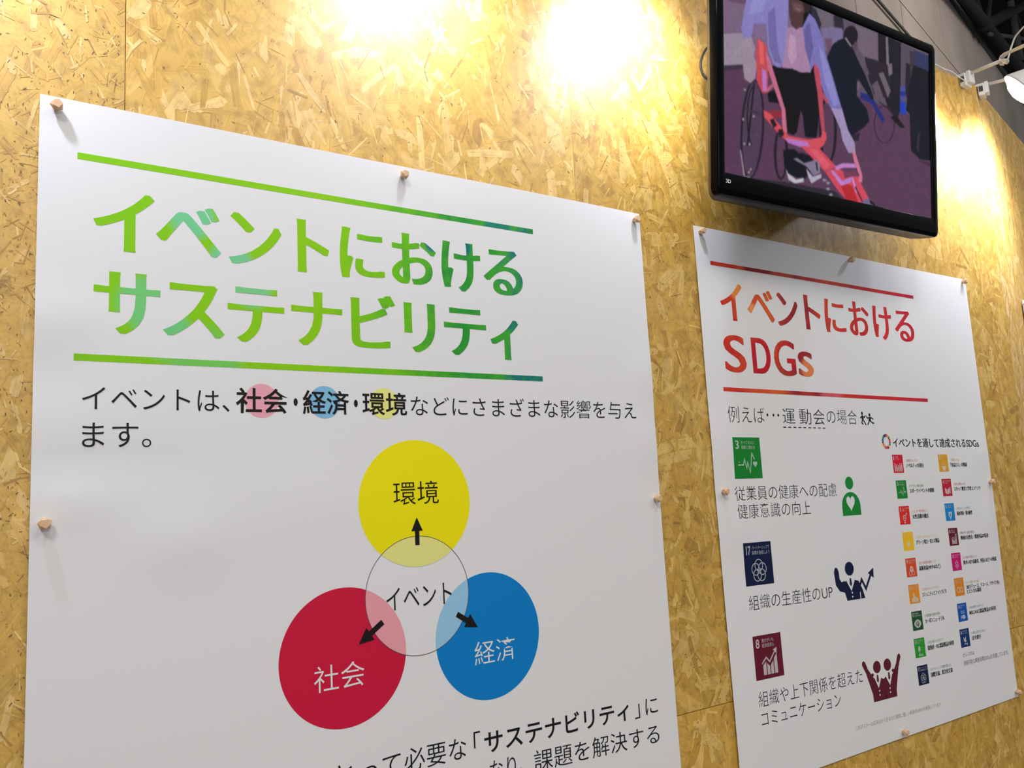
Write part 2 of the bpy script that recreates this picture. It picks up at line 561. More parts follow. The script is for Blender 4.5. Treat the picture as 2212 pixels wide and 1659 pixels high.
# ------------------------------------------------------------------ posters
BUMPS_L = [(0.10, -0.545, 0.10, 0.018, -0.0022), (0.20, -0.66, 0.07, 0.05, 0.0022), (0.05, -0.60, 0.05, 0.03, 0.0015), (0.03, -0.33, 0.06, 0.03, 0.0015),
           (0.02, -0.42, 0.05, 0.03, -0.0012), (1.17, -0.37, 0.035, 0.06, 0.0020), (1.16, -0.52, 0.04, 0.05, 0.0016), (0.40, -0.62, 0.12, 0.06, 0.0010)]
BUMPS_R = [(0.05, -0.52, 0.05, 0.06, 0.0018), (0.06, -0.72, 0.05, 0.05, 0.0016), (1.19, -0.56, 0.04, 0.05, 0.0022), (1.2, -0.75, 0.03, 0.05, 0.0018), (0.9, -0.3, 0.15, 0.12, 0.0015)]


def make_disp(bumps, ph):
    def d(x, z):
        v = 0.0040 + 0.0010 * math.sin(5.3 * z + 2.0 * x + ph) + 0.0008 * math.sin(7.5 * x - 2.5 * z + 2 * ph)
        for (a, b, sx, sz, h) in bumps:
            v += 1.9 * h * math.exp(-((x - a) / sx) ** 2 - ((z - b) / sz) ** 2)
        return -max(v, 0.0016)
    return d


def text_outline(s, weight=0.0):
    """filled flat lettering as (mesh, bounds), em = 1."""
    c = bpy.data.curves.new('lettering', 'FONT')
    c.body = s
    c.dimensions = '2D'
    c.fill_mode = 'BOTH'
    c.offset = weight
    c.resolution_u = 5
    o = bpy.data.objects.new('lettering', c)
    COL.objects.link(o)
    dg = bpy.context.evaluated_depsgraph_get()
    dg.update()
    me = bpy.data.meshes.new_from_object(o.evaluated_get(dg))
    bpy.data.objects.remove(o)
    bpy.data.curves.remove(c)
    xs = [v.co.x for v in me.vertices]
    ys = [v.co.y for v in me.vertices]
    return me, (min(xs), max(xs), min(ys), max(ys))


class Print:
    """flat ink shapes in sheet coordinates: x to the right, z up, origin at the sheet's top left corner."""

    def __init__(self, disp, skew=lambda x, z: z):
        self.disp = disp
        self.skew = skew

    def start(self):
        return bmesh.new()

    def text(self, bm, s, x0, x1, zc, em, weight=0.0, slope=0.0, mat=0, italic=0.0, smear=0.0):
        if smear:
            # broaden the upright strokes only: the same letters again, a hair further along
            for k in (0.0, 1 / 3, 2 / 3, 1.0):
                n1 = len(bm.verts)
                self.text(bm, s, x0 + smear * k, x1 - smear * (1 - k), zc, em, weight, slope, mat)
                bm.verts.ensure_lookup_table()
                for v in bm.verts[n1:]:
                    v.co.y = -0.00010 * k
            return bm
        me, (a, b, c, d) = text_outline(s, weight)
        sx = (x1 - x0) / (b - a)
        n0 = len(bm.verts)
        nf = len(bm.faces)
        bm.from_mesh(me)
        bm.verts.ensure_lookup_table()
        bm.faces.ensure_lookup_table()
        for v in bm.verts[n0:]:
            x = x0 + (v.co.x - a) * sx + italic * v.co.y * em
            v.co = (x, 0, zc + (v.co.y - 0.382) * em + slope * (x - x0))
        for f in bm.faces[nf:]:
            f.material_index = mat
        bpy.data.meshes.remove(me)
        return bm

    def fit(self, bm, s, x0, x1, z0, z1, weight=0.0, mat=0):
        me, (a, b, c, d) = text_outline(s, weight)
        n0 = len(bm.verts)
        nf = len(bm.faces)
        bm.from_mesh(me)
        bm.verts.ensure_lookup_table()
        bm.faces.ensure_lookup_table()
        for v in bm.verts[n0:]:
            v.co = (x0 + (v.co.x - a) * (x1 - x0) / (b - a), 0, z0 + (v.co.y - c) * (z1 - z0) / (d - c))
        for f in bm.faces[nf:]:
            f.material_index = mat
        bpy.data.meshes.remove(me)
        return bm

    def poly(self, bm, pts, mat=0):
        f = bm.faces.new([bm.verts.new((p[0], 0, p[1])) for p in pts])
        f.material_index = mat
        return f

    def rect(self, bm, x0, x1, z0, z1, slope=0.0, mat=0):
        s = slope * (x1 - x0)
        return self.poly(bm, [(x0, z0), (x1, z0 + s), (x1, z1 + s), (x0, z1)], mat)

    def disc(self, bm, x, z, rx, rz=None, n=64, mat=0, keep=None):
        rz = rz or rx
        pts = [(x + rx * math.cos(2 * math.pi * k / n), z + rz * math.sin(2 * math.pi * k / n)) for k in range(n)]
        return self.poly(bm, pts, mat)

    def ring(self, bm, x, z, r0, r1, n=64, a0=0, a1=360, mat=0, rz=1.0):
        ks = [math.radians(a0 + (a1 - a0) * k / n) for k in range(n + 1)]
        o = [bm.verts.new((x + r1 * math.cos(t), 0, z + r1 * rz * math.sin(t))) for t in ks]
        i = [bm.verts.new((x + r0 * math.cos(t), 0, z + r0 * rz * math.sin(t))) for t in ks]
        for k in range(n):
            bm.faces.new((o[k], o[k + 1], i[k + 1], i[k])).material_index = mat

    def stroke(self, bm, pts, w, mat=0):
        """a polyline of constant width with mitred joints."""
        P = [Vector((p[0], p[1])) for p in pts]
        L, Rr = [], []
        for i, p in enumerate(P):
            d0 = (P[i] - P[i - 1]).normalized() if i else None
            d1 = (P[i + 1] - P[i]).normalized() if i < len(P) - 1 else None
            if d0 is None:
                n = Vector((-d1.y, d1.x)) * w / 2
            elif d1 is None:
                n = Vector((-d0.y, d0.x)) * w / 2
            else:
                t = (d0 + d1)
                t = t.normalized() if t.length > 1e-4 else d0
                n = Vector((-t.y, t.x))
                k = max(0.35, abs(n.dot(Vector((-d0.y, d0.x)))))
                n = n * w / 2 / k
            L.append(bm.verts.new((p.x + n.x, 0, p.y + n.y)))
            Rr.append(bm.verts.new((p.x - n.x, 0, p.y - n.y)))
        for i in range(len(P) - 1):
            bm.faces.new((L[i], L[i + 1], Rr[i + 1], Rr[i])).material_index = mat

    def done(self, bm, name, mats, parent, layer=1, cut=0.025):
        # cut along the sheet's own grid so that the ink lies on the paper
        xs = [v.co.x for v in bm.verts]
        zs = [v.co.z for v in bm.verts]
        if cut:
            for lo, hi, ax in ((min(xs), max(xs), 0), (min(zs), max(zs), 2)):
                if hi - lo < cut * 1.2:
                    continue
                k = math.ceil(lo / cut)
                while k * cut < hi:
                    co = [0, 0, 0]
                    no = [0, 0, 0]
                    co[ax] = k * cut
                    no[ax] = 1
                    bmesh.ops.bisect_plane(bm, geom=bm.verts[:] + bm.edges[:] + bm.faces[:], dist=1e-6, plane_co=co, plane_no=no)
                    k += 1
        for v in bm.verts:
            z = self.skew(v.co.x, v.co.z)
            v.co = (v.co.x, self.disp(v.co.x, z) - 0.00022 * layer + v.co.y, z)
        # front faces look to -y
        bm.normal_update()
        for f in bm.faces:
            if f.normal.y > 0:
                f.normal_flip()
        return link(name, bm_mesh(bm, name), mats, parent)


def sheet(w, h, disp, parent, mat, step=0.025):
    nx, nz = math.ceil(w / step), math.ceil(h / step)
    xs = [min(i * step, w) for i in range(nx + 1)]
    zs = [-min(i * step, h) for i in range(nz + 1)]
    bm = bmesh.new()
    g = [[bm.verts.new((x, disp(x, z), z)) for x in xs] for z in zs]
    for r in range(len(zs) - 1):
        for c in range(len(xs) - 1):
            bm.faces.new((g[r][c], g[r + 1][c], g[r + 1][c + 1], g[r][c + 1]))
    # rim and back are separate skins so that the front shades as flat paper
    T = 0.0003
    b = [[bm.verts.new((x, disp(x, z) + T, z)) for x in xs] for z in zs]
    for r in range(len(zs) - 1):
        for c in range(len(xs) - 1):
            bm.faces.new((b[r][c], b[r][c + 1], b[r + 1][c + 1], b[r + 1][c]))
    border = [(0, c) for c in range(len(xs))] + [(r, len(xs) - 1) for r in range(1, len(zs))] + \
             [(len(zs) - 1, c) for c in range(len(xs) - 2, -1, -1)] + [(r, 0) for r in range(len(zs) - 2, 0, -1)]
    for (r0_, c0_), (r1_, c1_) in zip(border, border[1:] + border[:1]):
        q = [bm.verts.new(g[r0_][c0_].co), bm.verts.new(g[r1_][c1_].co), bm.verts.new(b[r1_][c1_].co), bm.verts.new(b[r0_][c0_].co)]
        bm.faces.new(q)
    return link('sheet', bm_mesh(bm, 'sheet', True), mat, parent)


# ---- the left poster
PL = thing('poster', 'large white poster with green title lettering and three overlapping coloured circles', 'poster', (0.0, -0.0005, POSTER_TOP),
           group='posters pinned to the board wall')
dL = make_disp(BUMPS_L, 0.4)
sheet(1.19, POSTER_H, dL, PL, MAT['paper'])
pr = Print(dL)


def title(pr, chars, zmid, em, weight, parent, mat, name='title_lettering', smear=0.0062):
    bm = pr.start()
    for ch, x0, x1 in chars:
        pr.text(bm, ch, x0, x1, zmid, em, weight, smear=smear)
    return pr.done(bm, name, mat, parent)


EM = 0.1135
title(pr, [('イ', .073, .159), ('ベ', .161, .260), ('ン', .272, .360), ('ト', .387, .445), ('に', .464, .550), ('お', .564, .657), ('け', .668, .755), ('る', .761, .854)],
      -0.1765, EM, 0.004, PL, MAT['green_title'])
title(pr, [('サ', .075, .168), ('ス', .172, .265), ('テ', .270, .363), ('ナ', .375, .466), ('ビ', .482, .568), ('リ', .585, .650), ('テ', .668, .761), ('ィ', .770, .837)],
      -0.3015, EM, 0.004, PL, MAT['green_title'])
for z in (-0.080, -0.3835):
    bm = pr.start()
    pr.rect(bm, 0.0505, 0.8865 if z > -0.2 else 0.8905, z - 0.0102, z)
    pr.done(bm, 'heading_rule', MAT['green_title'], PL)
# pastel discs behind the bold words
for x, col in ((.3235, (238, 168, 184)), (.4305, (130, 190, 226)), (.5400, (236, 232, 140))):
    bm = pr.start()
    pr.disc(bm, x, -.4455, .0275)
    o = pr.done(bm, 'pastel_disc', ink(col), PL)
bm = pr.start()
pr.text(bm, 'イベントは、', .062, .272, -.4470, .0400, -0.004)
pr.done(bm, 'body_text', MAT['ink'], PL, 2)
bm = pr.start()
pr.text(bm, 'などにさまざまな影響を与え', .593, 1.136, -.4480, .0400, -0.006)
pr.done(bm, 'body_text', MAT['ink'], PL, 2)
bm = pr.start()
pr.text(bm, 'ます。', .063, .156, -.5005, .0420, -0.004)
pr.done(bm, 'body_text', MAT['ink'], PL, 2)
bm = pr.start()
pr.text(bm, '社会', .282, .367, -.4455, .0425, 0.016)
pr.text(bm, '・', .3765, .3835, -.4462, .05, 0.02)
pr.text(bm, '経済', .392, .475, -.4460, .0425, 0.014)
pr.text(bm, '・', .4835, .4905, -.4462, .05, 0.02)
pr.text(bm, '環境', .499, .585, -.4460, .0425, 0.012)
pr.done(bm, 'bold_text', MAT['ink'], PL, 2)

# circle diagram: three solid circles, the thin outlined circle lightens what it overlaps
CEN = (.5945, -.7795, .1015)
CIRC = [('yellow', .5965, -.6205, .1105, (244, 232, 0), (234, 230, 140)), ('red', .4550, -.8640, .1108, (208, 20, 62), (238, 160, 172)), ('blue', .7360, -.8655, .1118, (0, 128, 204), (152, 202, 232))]


def lens(c0, c1, n=40):
    """outline of the overlap of two circles"""
    (x0, z0, r0), (x1, z1, r1) = c0, c1
    pts = []
    for (xa, za, ra, xb, zb, rb) in ((x0, z0, r0, x1, z1, r1), (x1, z1, r1, x0, z0, r0)):
        base = math.atan2(zb - za, xb - xa)
        dd = math.hypot(xb - xa, zb - za)
        half = math.acos(max(-1, min(1, (ra * ra + dd * dd - rb * rb) / (2 * ra * dd))))
        for k in range(n):
            t = base - half + 2 * half * k / n
            pts.append((xa + ra * math.cos(t), za + ra * math.sin(t)))
    return pts


for nm, x, z, r, col, light in CIRC:
    bm = pr.start()
    pr.disc(bm, x, z, r, n=96)
    o = pr.done(bm, 'circle', ink(col), PL)
    o['label'] = 'solid %s circle of the diagram' % nm
    bm = pr.start()
    pr.poly(bm, lens((x, z, r), CEN))
    pr.done(bm, 'overlap', ink(light), o, 2)
bm = pr.start()
pr.ring(bm, CEN[0], CEN[1], CEN[2] - 0.0010, CEN[2], n=120)
pr.done(bm, 'outline_circle', ink((84, 80, 74)), PL, 3)
for s, x0, x1, zc, mat in (('環境', .552, .642, -.6030, 'ink'), ('社会', .401, .488, -.8925, 'ink_white'), ('経済', .702, .791, -.8940, 'ink_white'), ('イベント', .532, .660, -.7810, 'ink')):
    bm = pr.start()
    pr.text(bm, s, x0, x1, zc, .0445 if len(s) == 2 else .046, -0.004)
    pr.done(bm, 'circle_word', MAT[mat], PL, 3)


def arrow(tail, tip, w, hw, hl):
    t, h = Vector(tail), Vector(tip)
    d = (h - t).normalized()
    n = Vector((-d.y, d.x))
    k = h - d * hl
    bm = pr.start()
    pr.poly(bm, [t + n * w / 2, k + n * w / 2, k + n * hw / 2, h, k - n * hw / 2, k - n * w / 2, t - n * w / 2][::-1])
    return pr.done(bm, 'arrow', MAT['ink'], PL, 4)


arrow((.5955, -.694), (.5960, -.646), .0085, .0225, .0235)
arrow((.524, -.8165), (.4795, -.8475), .0095, .025, .026)
arrow((.669, -.8205), (.7115, -.8480), .0095, .025, .026)
bm = pr.start()
pr.text(bm, 'とって必要な', .4365, .676, -1.0445, .041, -0.004, -0.012)
pr.text(bm, '「', .692, .706, -1.0455, .043, -0.004)
pr.done(bm, 'body_text', MAT['ink'], PL, 2)
bm = pr.start()
pr.text(bm, '」', 1.074, 1.088, -1.0530, .043, -0.004)
pr.text(bm, 'に', 1.104, 1.138, -1.0545, .040, -0.004)
pr.done(bm, 'body_text', MAT['ink'], PL, 2)
bm = pr.start()
pr.text(bm, 'なり、', .723, .797, -1.0985, .041, -0.004)
pr.done(bm, 'body_text', MAT['ink'], PL, 2)
bm = pr.start()
pr.text(bm, '課題を解決する', .820, 1.136, -1.1020, .041, -0.004, -0.028)
pr.done(bm, 'body_text', MAT['ink'], PL, 2)
bm = pr.start()
pr.text(bm, 'サステナビリティ', .714, 1.059, -1.0485, .041, 0.013, -0.010)
pr.done(bm, 'bold_text', MAT['ink'], PL, 2)

# ---- the right poster
RW = 1.240
PR = thing('poster', 'large white poster with red title lettering and rows of small coloured icon squares', 'poster', (POSTER_R[0], -0.0005, POSTER_TOP - 0.001),
           group='posters pinned to the board wall')
dR = make_disp(BUMPS_R, 2.2)
sheet(RW, POSTER_H, dR, PR, MAT['paper'])
pr = Print(dR, lambda x, z: z * (1 + 0.017 * max(0.0, (x - 0.07))))
OX = POSTER_R[0]
title(pr, [('イ', .071, .152), ('ベ', .167, .268), ('ン', .279, .364), ('ト', .391, .458), ('に', .476, .568), ('お', .585, .681), ('け', .700, .792), ('る', .805, .903)],
      -0.1755, EM, 0.002, PR, MAT['red_title'])


def fit_broad(bm, s, x0, x1, z0, z1, weight):
    for k in (0.0, 0.5, 1.0):
        n1 = len(bm.verts)
        pr.fit(bm, s, x0 + .005 * k, x1 - .005 * (1 - k), z0, z1, weight)
        bm.verts.ensure_lookup_table()
        for v in bm.verts[n1:]:
            v.co.y = -0.00010 * k


bm = pr.start()
fit_broad(bm, 'S', .069, .146, -.3495, -.2585, 0.004)
fit_broad(bm, 'D', .168, .237, -.3480, -.2595, 0.004)
fit_broad(bm, 'G', .250, .334, -.3495, -.2585, 0.004)
fit_broad(bm, 's', .343, .405, -.3475, -.2825, 0.004)
pr.done(bm, 'title_lettering', MAT['red_title'], PR)
for z, a, b in ((-0.0815, .0485, .9245), (-.3865, .056, .930)):
    bm = pr.start()
    pr.rect(bm, a, b, z - 0.0098, z)
    pr.done(bm, 'heading_rule', MAT['red_title'], PR)
bm = pr.start()
pr.text(bm, '例えば', .063, .194, -.4500, .0440, -0.012)
for x in (.205, .2275, .2455):
    pr.disc(bm, x, -.4490, .0034, n=16)
pr.text(bm, '運', .262, .310, -.4500, .0440, -0.008)
pr.text(bm, '動', .327, .375, -.4500, .0440, -0.008)
pr.text(bm, '会', .384, .430, -.4500, .0440, -0.008)
pr.text(bm, 'の場合', .440, .572, -.4480, .0425, -0.012)
for k in range(9):
    pr.rect(bm, .260 + k * .0198, .260 + k * .0198 + .0115, -.4795, -.4770)
pr.done(bm, 'example_line', MAT['ink'], PR, 1)


def figure(shapes, mats, name, layer=1, label=None):
    bm = pr.start()
    for sh in shapes:
        k = sh[0]
        if k == 'd':
            pr.disc(bm, *sh[1:5], n=28, mat=sh[5] if len(sh) > 5 else 0)
        elif k == 'p':
            pr.poly(bm, sh[1], sh[2] if len(sh) > 2 else 0)
        elif k == 's':
            pr.stroke(bm, sh[1], sh[2], sh[3] if len(sh) > 3 else 0)
    o = pr.done(bm, name, mats, PR, layer)
    if label:
        o['label'] = label
    return o


# two running figures
figure([('d', .598, -.4365, .0042, .0048), ('p', [(.594, -.4425), (.601, -.4415), (.604, -.4515), (.599, -.4560), (.594, -.4520)]),
        ('s', [(.598, -.4440), (.608, -.4470), (.611, -.4420)], .0035), ('s', [(.597, -.4440), (.588, -.4490)], .0035),
        ('s', [(.600, -.4540), (.606, -.4600), (.612, -.4680)], .004), ('s', [(.597, -.4540), (.593, -.4620), (.599, -.4660)], .004)], MAT['ink'], 'runner_figure')
figure([('d', .632, -.4400, .0042, .0048), ('p', [(.628, -.4460), (.637, -.4450), (.636, -.4560), (.630, -.4580), (.625, -.4540)]),
        ('s', [(.634, -.4470), (.644, -.4490), (.648, -.4520)], .0035), ('s', [(.628, -.4470), (.620, -.4490), (.615, -.4420)], .003),
        ('s', [(.634, -.4560), (.641, -.4610), (.650, -.4620)], .004), ('s', [(.629, -.4560), (.624, -.4620), (.619, -.4670)], .004)], MAT['ink'], 'runner_figure')


# goal tiles ------------------------------------------------------------------
GOALS = {
    1: ('貧困を|なくそう', (214, 14, 44), '1 貧困をなくそう'), 2: ('飢餓を|ゼロに', (222, 160, 20), '2 飢餓をゼロに'), 3: ('すべての人に|健康と福祉を', (10, 132, 44), '3 すべての人に健康と福祉を'),
    4: ('質の高い教育を|みんなに', (192, 16, 48), '4 質の高い教育をみんなに'), 5: ('ジェンダー平等を|実現しよう', (226, 40, 34), '5 ジェンダー平等を実現しよう'), 6: ('安全な水とトイレ|を世界中に', (0, 132, 206), '6 安全な水とトイレを世界中に'),
    7: ('エネルギーをみんなに|そしてクリーンに', (250, 196, 0), '7 エネルギーをみんなに そしてクリーンに'), 8: ('働きがいも|経済成長も', (104, 22, 42), '8 働きがいも経済成長も'), 9: ('産業と技術革新の|基盤をつくろう', (222, 76, 34), '9 産業と技術革新の基盤をつくろう'),
    10: ('人や国の不平等|をなくそう', (204, 0, 116), '10 人や国の不平等をなくそう'), 11: ('住み続けられる|まちづくりを', (238, 146, 32), '11 住み続けられるまちづくりを'), 12: ('つくる責任|つかう責任', (226, 136, 22), '12 つくる責任 つかう責任'),
    13: ('気候変動に|具体的な対策を', (28, 82, 44), '13 気候変動に具体的な対策を'), 14: ('海の豊かさを|守ろう', (0, 86, 178), '14 海の豊かさを守ろう'), 15: ('陸の豊かさも|守ろう', (40, 156, 44), '15 陸の豊かさも守ろう'),
    16: ('平和と公正を|すべての人に', (8, 48, 112), '16 平和と公正をすべての人に'), 17: ('パートナーシップで|目標を達成しよう', (10, 24, 66), '17 パートナーシップで目標を達成しよう')}


def heart(cx, cz, w, h, n=24):
    pts = []
    for k in range(n):
        t = 2 * math.pi * k / n
        x = 16 * math.sin(t) ** 3
        y = 13 * math.cos(t) - 5 * math.cos(2 * t) - 2 * math.cos(3 * t) - math.cos(4 * t)
        pts.append((cx + x / 32 * w, cz + (y + 2.5) / 29 * h))
    return pts


def pictogram(bm, n, x, z, s):
    """white symbol of goal n on a tile of side s with its top left corner at x, z."""
    X = lambda u: x + u * s
    Z = lambda v: z - v * s
    P = lambda pts: pr.poly(bm, [(X(u), Z(v)) for u, v in pts])
    S = lambda pts, w: pr.stroke(bm, [(X(u), Z(v)) for u, v in pts], w * s)
    D = lambda u, v, r, rz=None: pr.disc(bm, X(u), Z(v), r * s, (rz or r) * s, n=20)
    R = lambda u, v, a, b: pr.ring(bm, X(u), Z(v), a * s, b * s, n=28)
    if n == 1:
        for k, u in enumerate((.18, .34, .50, .66, .82)):
            hgt = (.0, .06, .1, .02, .0)[k]
            D(u, .50 + hgt, .045)
            P([(u - .06, .57 + hgt), (u + .06, .57 + hgt), (u + .05, .92), (u - .05, .92)])
    elif n == 2:
        P([(.26, .66), (.76, .66), (.70, .82), (.60, .90), (.42, .90), (.32, .82)])
        P([(.40, .90), (.62, .90), (.66, .95), (.36, .95)])
        for u in (.40, .51, .62):
            S([(u, .60), (u + .03, .54), (u, .48), (u + .02, .42)], .03)
    elif n == 3:
        S([(.14, .665), (.33, .665), (.39, .53), (.45, .74), (.50, .60), (.565, .85), (.67, .38), (.755, .53)], .028)
        pr.poly(bm, heart(X(.765), Z(.655), .155 * s, .15 * s))
    elif n == 4:
        P([(.25, .50), (.48, .62), (.48, .90), (.25, .80)])
        P([(.52, .62), (.75, .50), (.75, .80), (.52, .90)])
        S([(.82, .46), (.82, .86)], .045)
    elif n == 5:
        R(.46, .64, .12, .165)
        S([(.46, .80), (.46, .97)], .045)
        S([(.38, .89), (.54, .89)], .045)
        S([(.57, .53), (.72, .38)], .045)
        P([(.60, .38), (.74, .36), (.72, .50)])
        S([(.40, .62), (.52, .62)], .03)
        S([(.40, .67), (.52, .67)], .03)
    elif n == 6:
        P([(.30, .48), (.70, .48), (.66, .74), (.57, .80), (.57, .84), (.43, .84), (.43, .80), (.34, .74)])
        P([(.44, .84), (.56, .84), (.50, .96)])
    elif n == 7:
        D(.50, .66, .135)
        for k in range(12):
            t = 2 * math.pi * k / 12
            S([(.5 + .19 * math.cos(t), .66 + .19 * math.sin(t)), (.5 + .26 * math.cos(t), .66 + .26 * math.sin(t))], .03)
    elif n == 8:
        P([(.28, .68), (.39, .60), (.39, .90), (.28, .90)])
        P([(.42, .64), (.52, .72), (.52, .90), (.42, .90)])
        P([(.55, .70), (.65, .60), (.65, .90), (.55, .90)])
        P([(.68, .56), (.79, .45), (.79, .90), (.68, .90)])
        S([(.25, .64), (.41, .51), (.52, .62), (.76, .37)], .035)
        P([(.67, .36), (.81, .32), (.79, .47)])
    elif n == 9:
        P([(.50, .40), (.66, .49), (.50, .58), (.34, .49)])
        P([(.33, .52), (.49, .61), (.49, .77), (.33, .68)])
        P([(.67, .52), (.51, .61), (.51, .77), (.67, .68)])
        R(.36, .80, .10, .13)
        R(.64, .80, .10, .13)
    elif n == 10:
        for a, b in ((0, 70), (90, 160), (180, 250), (270, 340)):
            pr.ring(bm, X(.5), Z(.66), .13 * s, .18 * s, n=10, a0=a + 10, a1=b + 10)
        S([(.42, .64), (.58, .64)], .035)
        S([(.42, .70), (.58, .70)], .035)
        P([(.50, .40), (.56, .46), (.44, .46)])
        P([(.50, .93), (.56, .87), (.44, .87)])
    elif n == 11:
        P([(.22, .70), (.34, .70), (.34, .92), (.22, .92)])
        P([(.36, .52), (.44, .46), (.52, .52), (.52, .92), (.36, .92)])
        P([(.55, .64), (.68, .64), (.68, .92), (.55, .92)])
        P([(.70, .72), (.82, .72), (.82, .92), (.70, .92)])
        P([(.41, .38), (.47, .38), (.47, .46), (.41, .46)])
    elif n == 12:
        pr.ring(bm, X(.34), Z(.66), .115 * s, .165 * s, n=28)
        pr.ring(bm, X(.66), Z(.66), .115 * s, .165 * s, n=28)
        S([(.44, .76), (.56, .56)], .05)
    elif n == 13:
        pr.poly(bm, [(X(.5 + .34 * math.cos(t)), Z(.65 + .22 * math.sin(t) * (1 - .35 * abs(math.cos(t)) ** 3))) for t in [2 * math.pi * k / 32 for k in range(32)]])
    elif n == 14:
        S([(.30, .46), (.42, .43), (.54, .46), (.66, .43), (.74, .46)], .03)
        S([(.30, .55), (.42, .52), (.54, .55), (.66, .52), (.74, .55)], .03)
        D(.58, .76, .17, .12)
        P([(.44, .76), (.27, .64), (.31, .76), (.27, .88)])
    elif n == 15:
        D(.42, .55, .10, .15)
        S([(.42, .62), (.42, .82)], .04)
        for v in (.84, .90):
            S([(.30, v), (.72, v)], .035)
        S([(.62, .52), (.68, .48)], .025)
        S([(.66, .62), (.72, .62)], .025)
    elif n == 16:
        P([(.30, .42), (.44, .54), (.62, .40), (.56, .60), (.66, .66), (.48, .74), (.36, .68)])
        S([(.34, .82), (.72, .82)], .045)
        S([(.66, .76), (.66, .92)], .05)
    elif n == 17:
        for k in range(5):
            t = math.pi / 2 + 2 * math.pi * k / 5
            pr.ring(bm, X(.5) + .125 * s * math.cos(t), Z(.66) + .125 * s * math.sin(t), .125 * s, .147 * s, n=30)


def goal_tile(n, x, z, s, big=False):
    cap, col, _ = GOALS[n]
    bm = pr.start()
    pr.rect(bm, x, x + s, z - s * .99, z)
    t = pr.done(bm, 'goal_tile', ink(col), PR, 1)
    t['label'] = 'coloured icon square numbered %d' % n
    tint = tuple(int(c * 0.16 + 214 * 0.84) for c in col)
    bm = pr.start()
    pr.fit(bm, str(n), x + .085 * s, x + (.215 if n < 10 else .25) * s + (-.05 * s if n == 1 else 0), z - .285 * s, z - .075 * s, 0.02)
    pr.done(bm, 'goal_number', ink(tint), t, 2, cut=0)
    bm = pr.start()
    for k, line in enumerate(cap.split('|')):
        pr.text(bm, line, x + .30 * s, x + min(.93, .30 + .085 * len(line)) * s, z - (.125 + .115 * k) * s, .098 * s, 0.0)
    pr.done(bm, 'goal_caption', ink(tint), t, 2, cut=0)
    bm = pr.start()
    pictogram(bm, n, x, z, s)
    pr.done(bm, 'pictogram', ink(tint), t, 2, cut=0)
    if n == 13:
        bm = pr.start()
        pr.disc(bm, x + .5 * s, z - .65 * s, .125 * s, n=20)
        pr.done(bm, 'pictogram', ink(col), t, 3, cut=0)
        bm = pr.start()
        pr.poly(bm, [(x + u * s, z - v * s) for u, v in ((.44, .57), (.52, .55), (.58, .62), (.52, .66), (.54, .74), (.47, .72), (.42, .64))])
        pr.done(bm, 'pictogram', ink(tint), t, 4, cut=0)
    if n == 6:
        bm = pr.start()
        pr.poly(bm, [(x + u * s, z - v * s) for u, v in ((.50, .56), (.56, .68), (.50, .74), (.44, .68))])
        pr.done(bm, 'pictogram', ink(col), t, 3, cut=0)
    return t


goal_tile(3, .0690, -.5045, .0980)
goal_tile(17, .0750, -.7495, .0985)
goal_tile(8, .0800, -.9590, .0980)
for s, x0, x1, zc, em in (('従業員の健康への配慮', .064, .451, -.6355, .0370), ('健康意識の向上', .067, .338, -.6770, .0370), ('組織の生産性のUP', .079, .393, -.8850, .0370),
                          ('組織や上下関係を超えた', .082, .480, -1.0975, .0375), ('コミュニケーション', .085, .382, -1.1400, .0370)):
    bm = pr.start()
    pr.text(bm, s, x0, x1, zc, em, -0.010)
    pr.done(bm, 'goal_text', MAT['ink'], PR, 1)


def arch(cx, z0, z1, w, n=16):
    """rounded-shoulder torso outline"""
    r = w / 2
    pts = [(cx - r, z0), (cx + r, z0)]
    for k in range(n + 1):
        t = math.pi * k / n
        pts.append((cx + r * math.cos(t), z1 - min(r * 1.05, (z1 - z0) * .6) * (1 - math.sin(t))))
    return pts


gcol = (16, 136, 52)
g = figure([('d', .5085, -.6200, .0175, .0165), ('p', arch(.5085, -.7030, -.6430, .0800))], ink(gcol), 'person_symbol', 1, 'green person symbol with a white heart')
bm = pr.start()
pr.poly(bm, heart(.5065, -.6735, .0370, .0390))
pr.done(bm, 'heart', MAT['paper'], g, 2)
navy = (12, 22, 60)
nv = figure([('d', .4720, -.8355, .0190, .0172),
             ('p', [(.4385, -.8690), (.4560, -.8640), (.4720, -.8880), (.4890, -.8640), (.5060, -.8680), (.5200, -.8900), (.5280, -.9130), (.4510, -.9130), (.4440, -.8930), (.4280, -.8860)]),
             ('p', [(.4430, -.8920), (.4240, -.8880), (.4095, -.8720), (.4065, -.8400), (.4105, -.8310), (.4160, -.8285), (.4225, -.8320), (.4260, -.8400), (.4270, -.8580), (.4340, -.8660), (.4480, -.8640)]),
             ('s', [(.5120, -.8780), (.5200, -.8660), (.5350, -.8900), (.5620, -.8560)], .0075),
             ('p', [(.5500, -.8520), (.5760, -.8400), (.5740, -.8660)])], ink(navy), 'person_symbol', 1, 'navy person symbol raising an arm beside a rising arrow')
bm = pr.start()
pr.stroke(bm, [(.4560, -.8650), (.4720, -.8885), (.4880, -.8650)], .0028)
for z in (-.8950, -.9050):
    pr.disc(bm, .4740, z, .0026, n=10)
pr.stroke(bm, [(.5080, -.9130), (.5080, -.8960)], .0030)
pr.done(bm, 'suit_detail', MAT['paper'], nv, 2)
bm = pr.start()
pr.poly(bm, [(.4690, -.8590), (.4750, -.8590), (.4765, -.8740), (.4720, -.8790), (.4675, -.8740)])
pr.done(bm, 'necktie', ink(navy), nv, 2)
mar = (98, 26, 44)


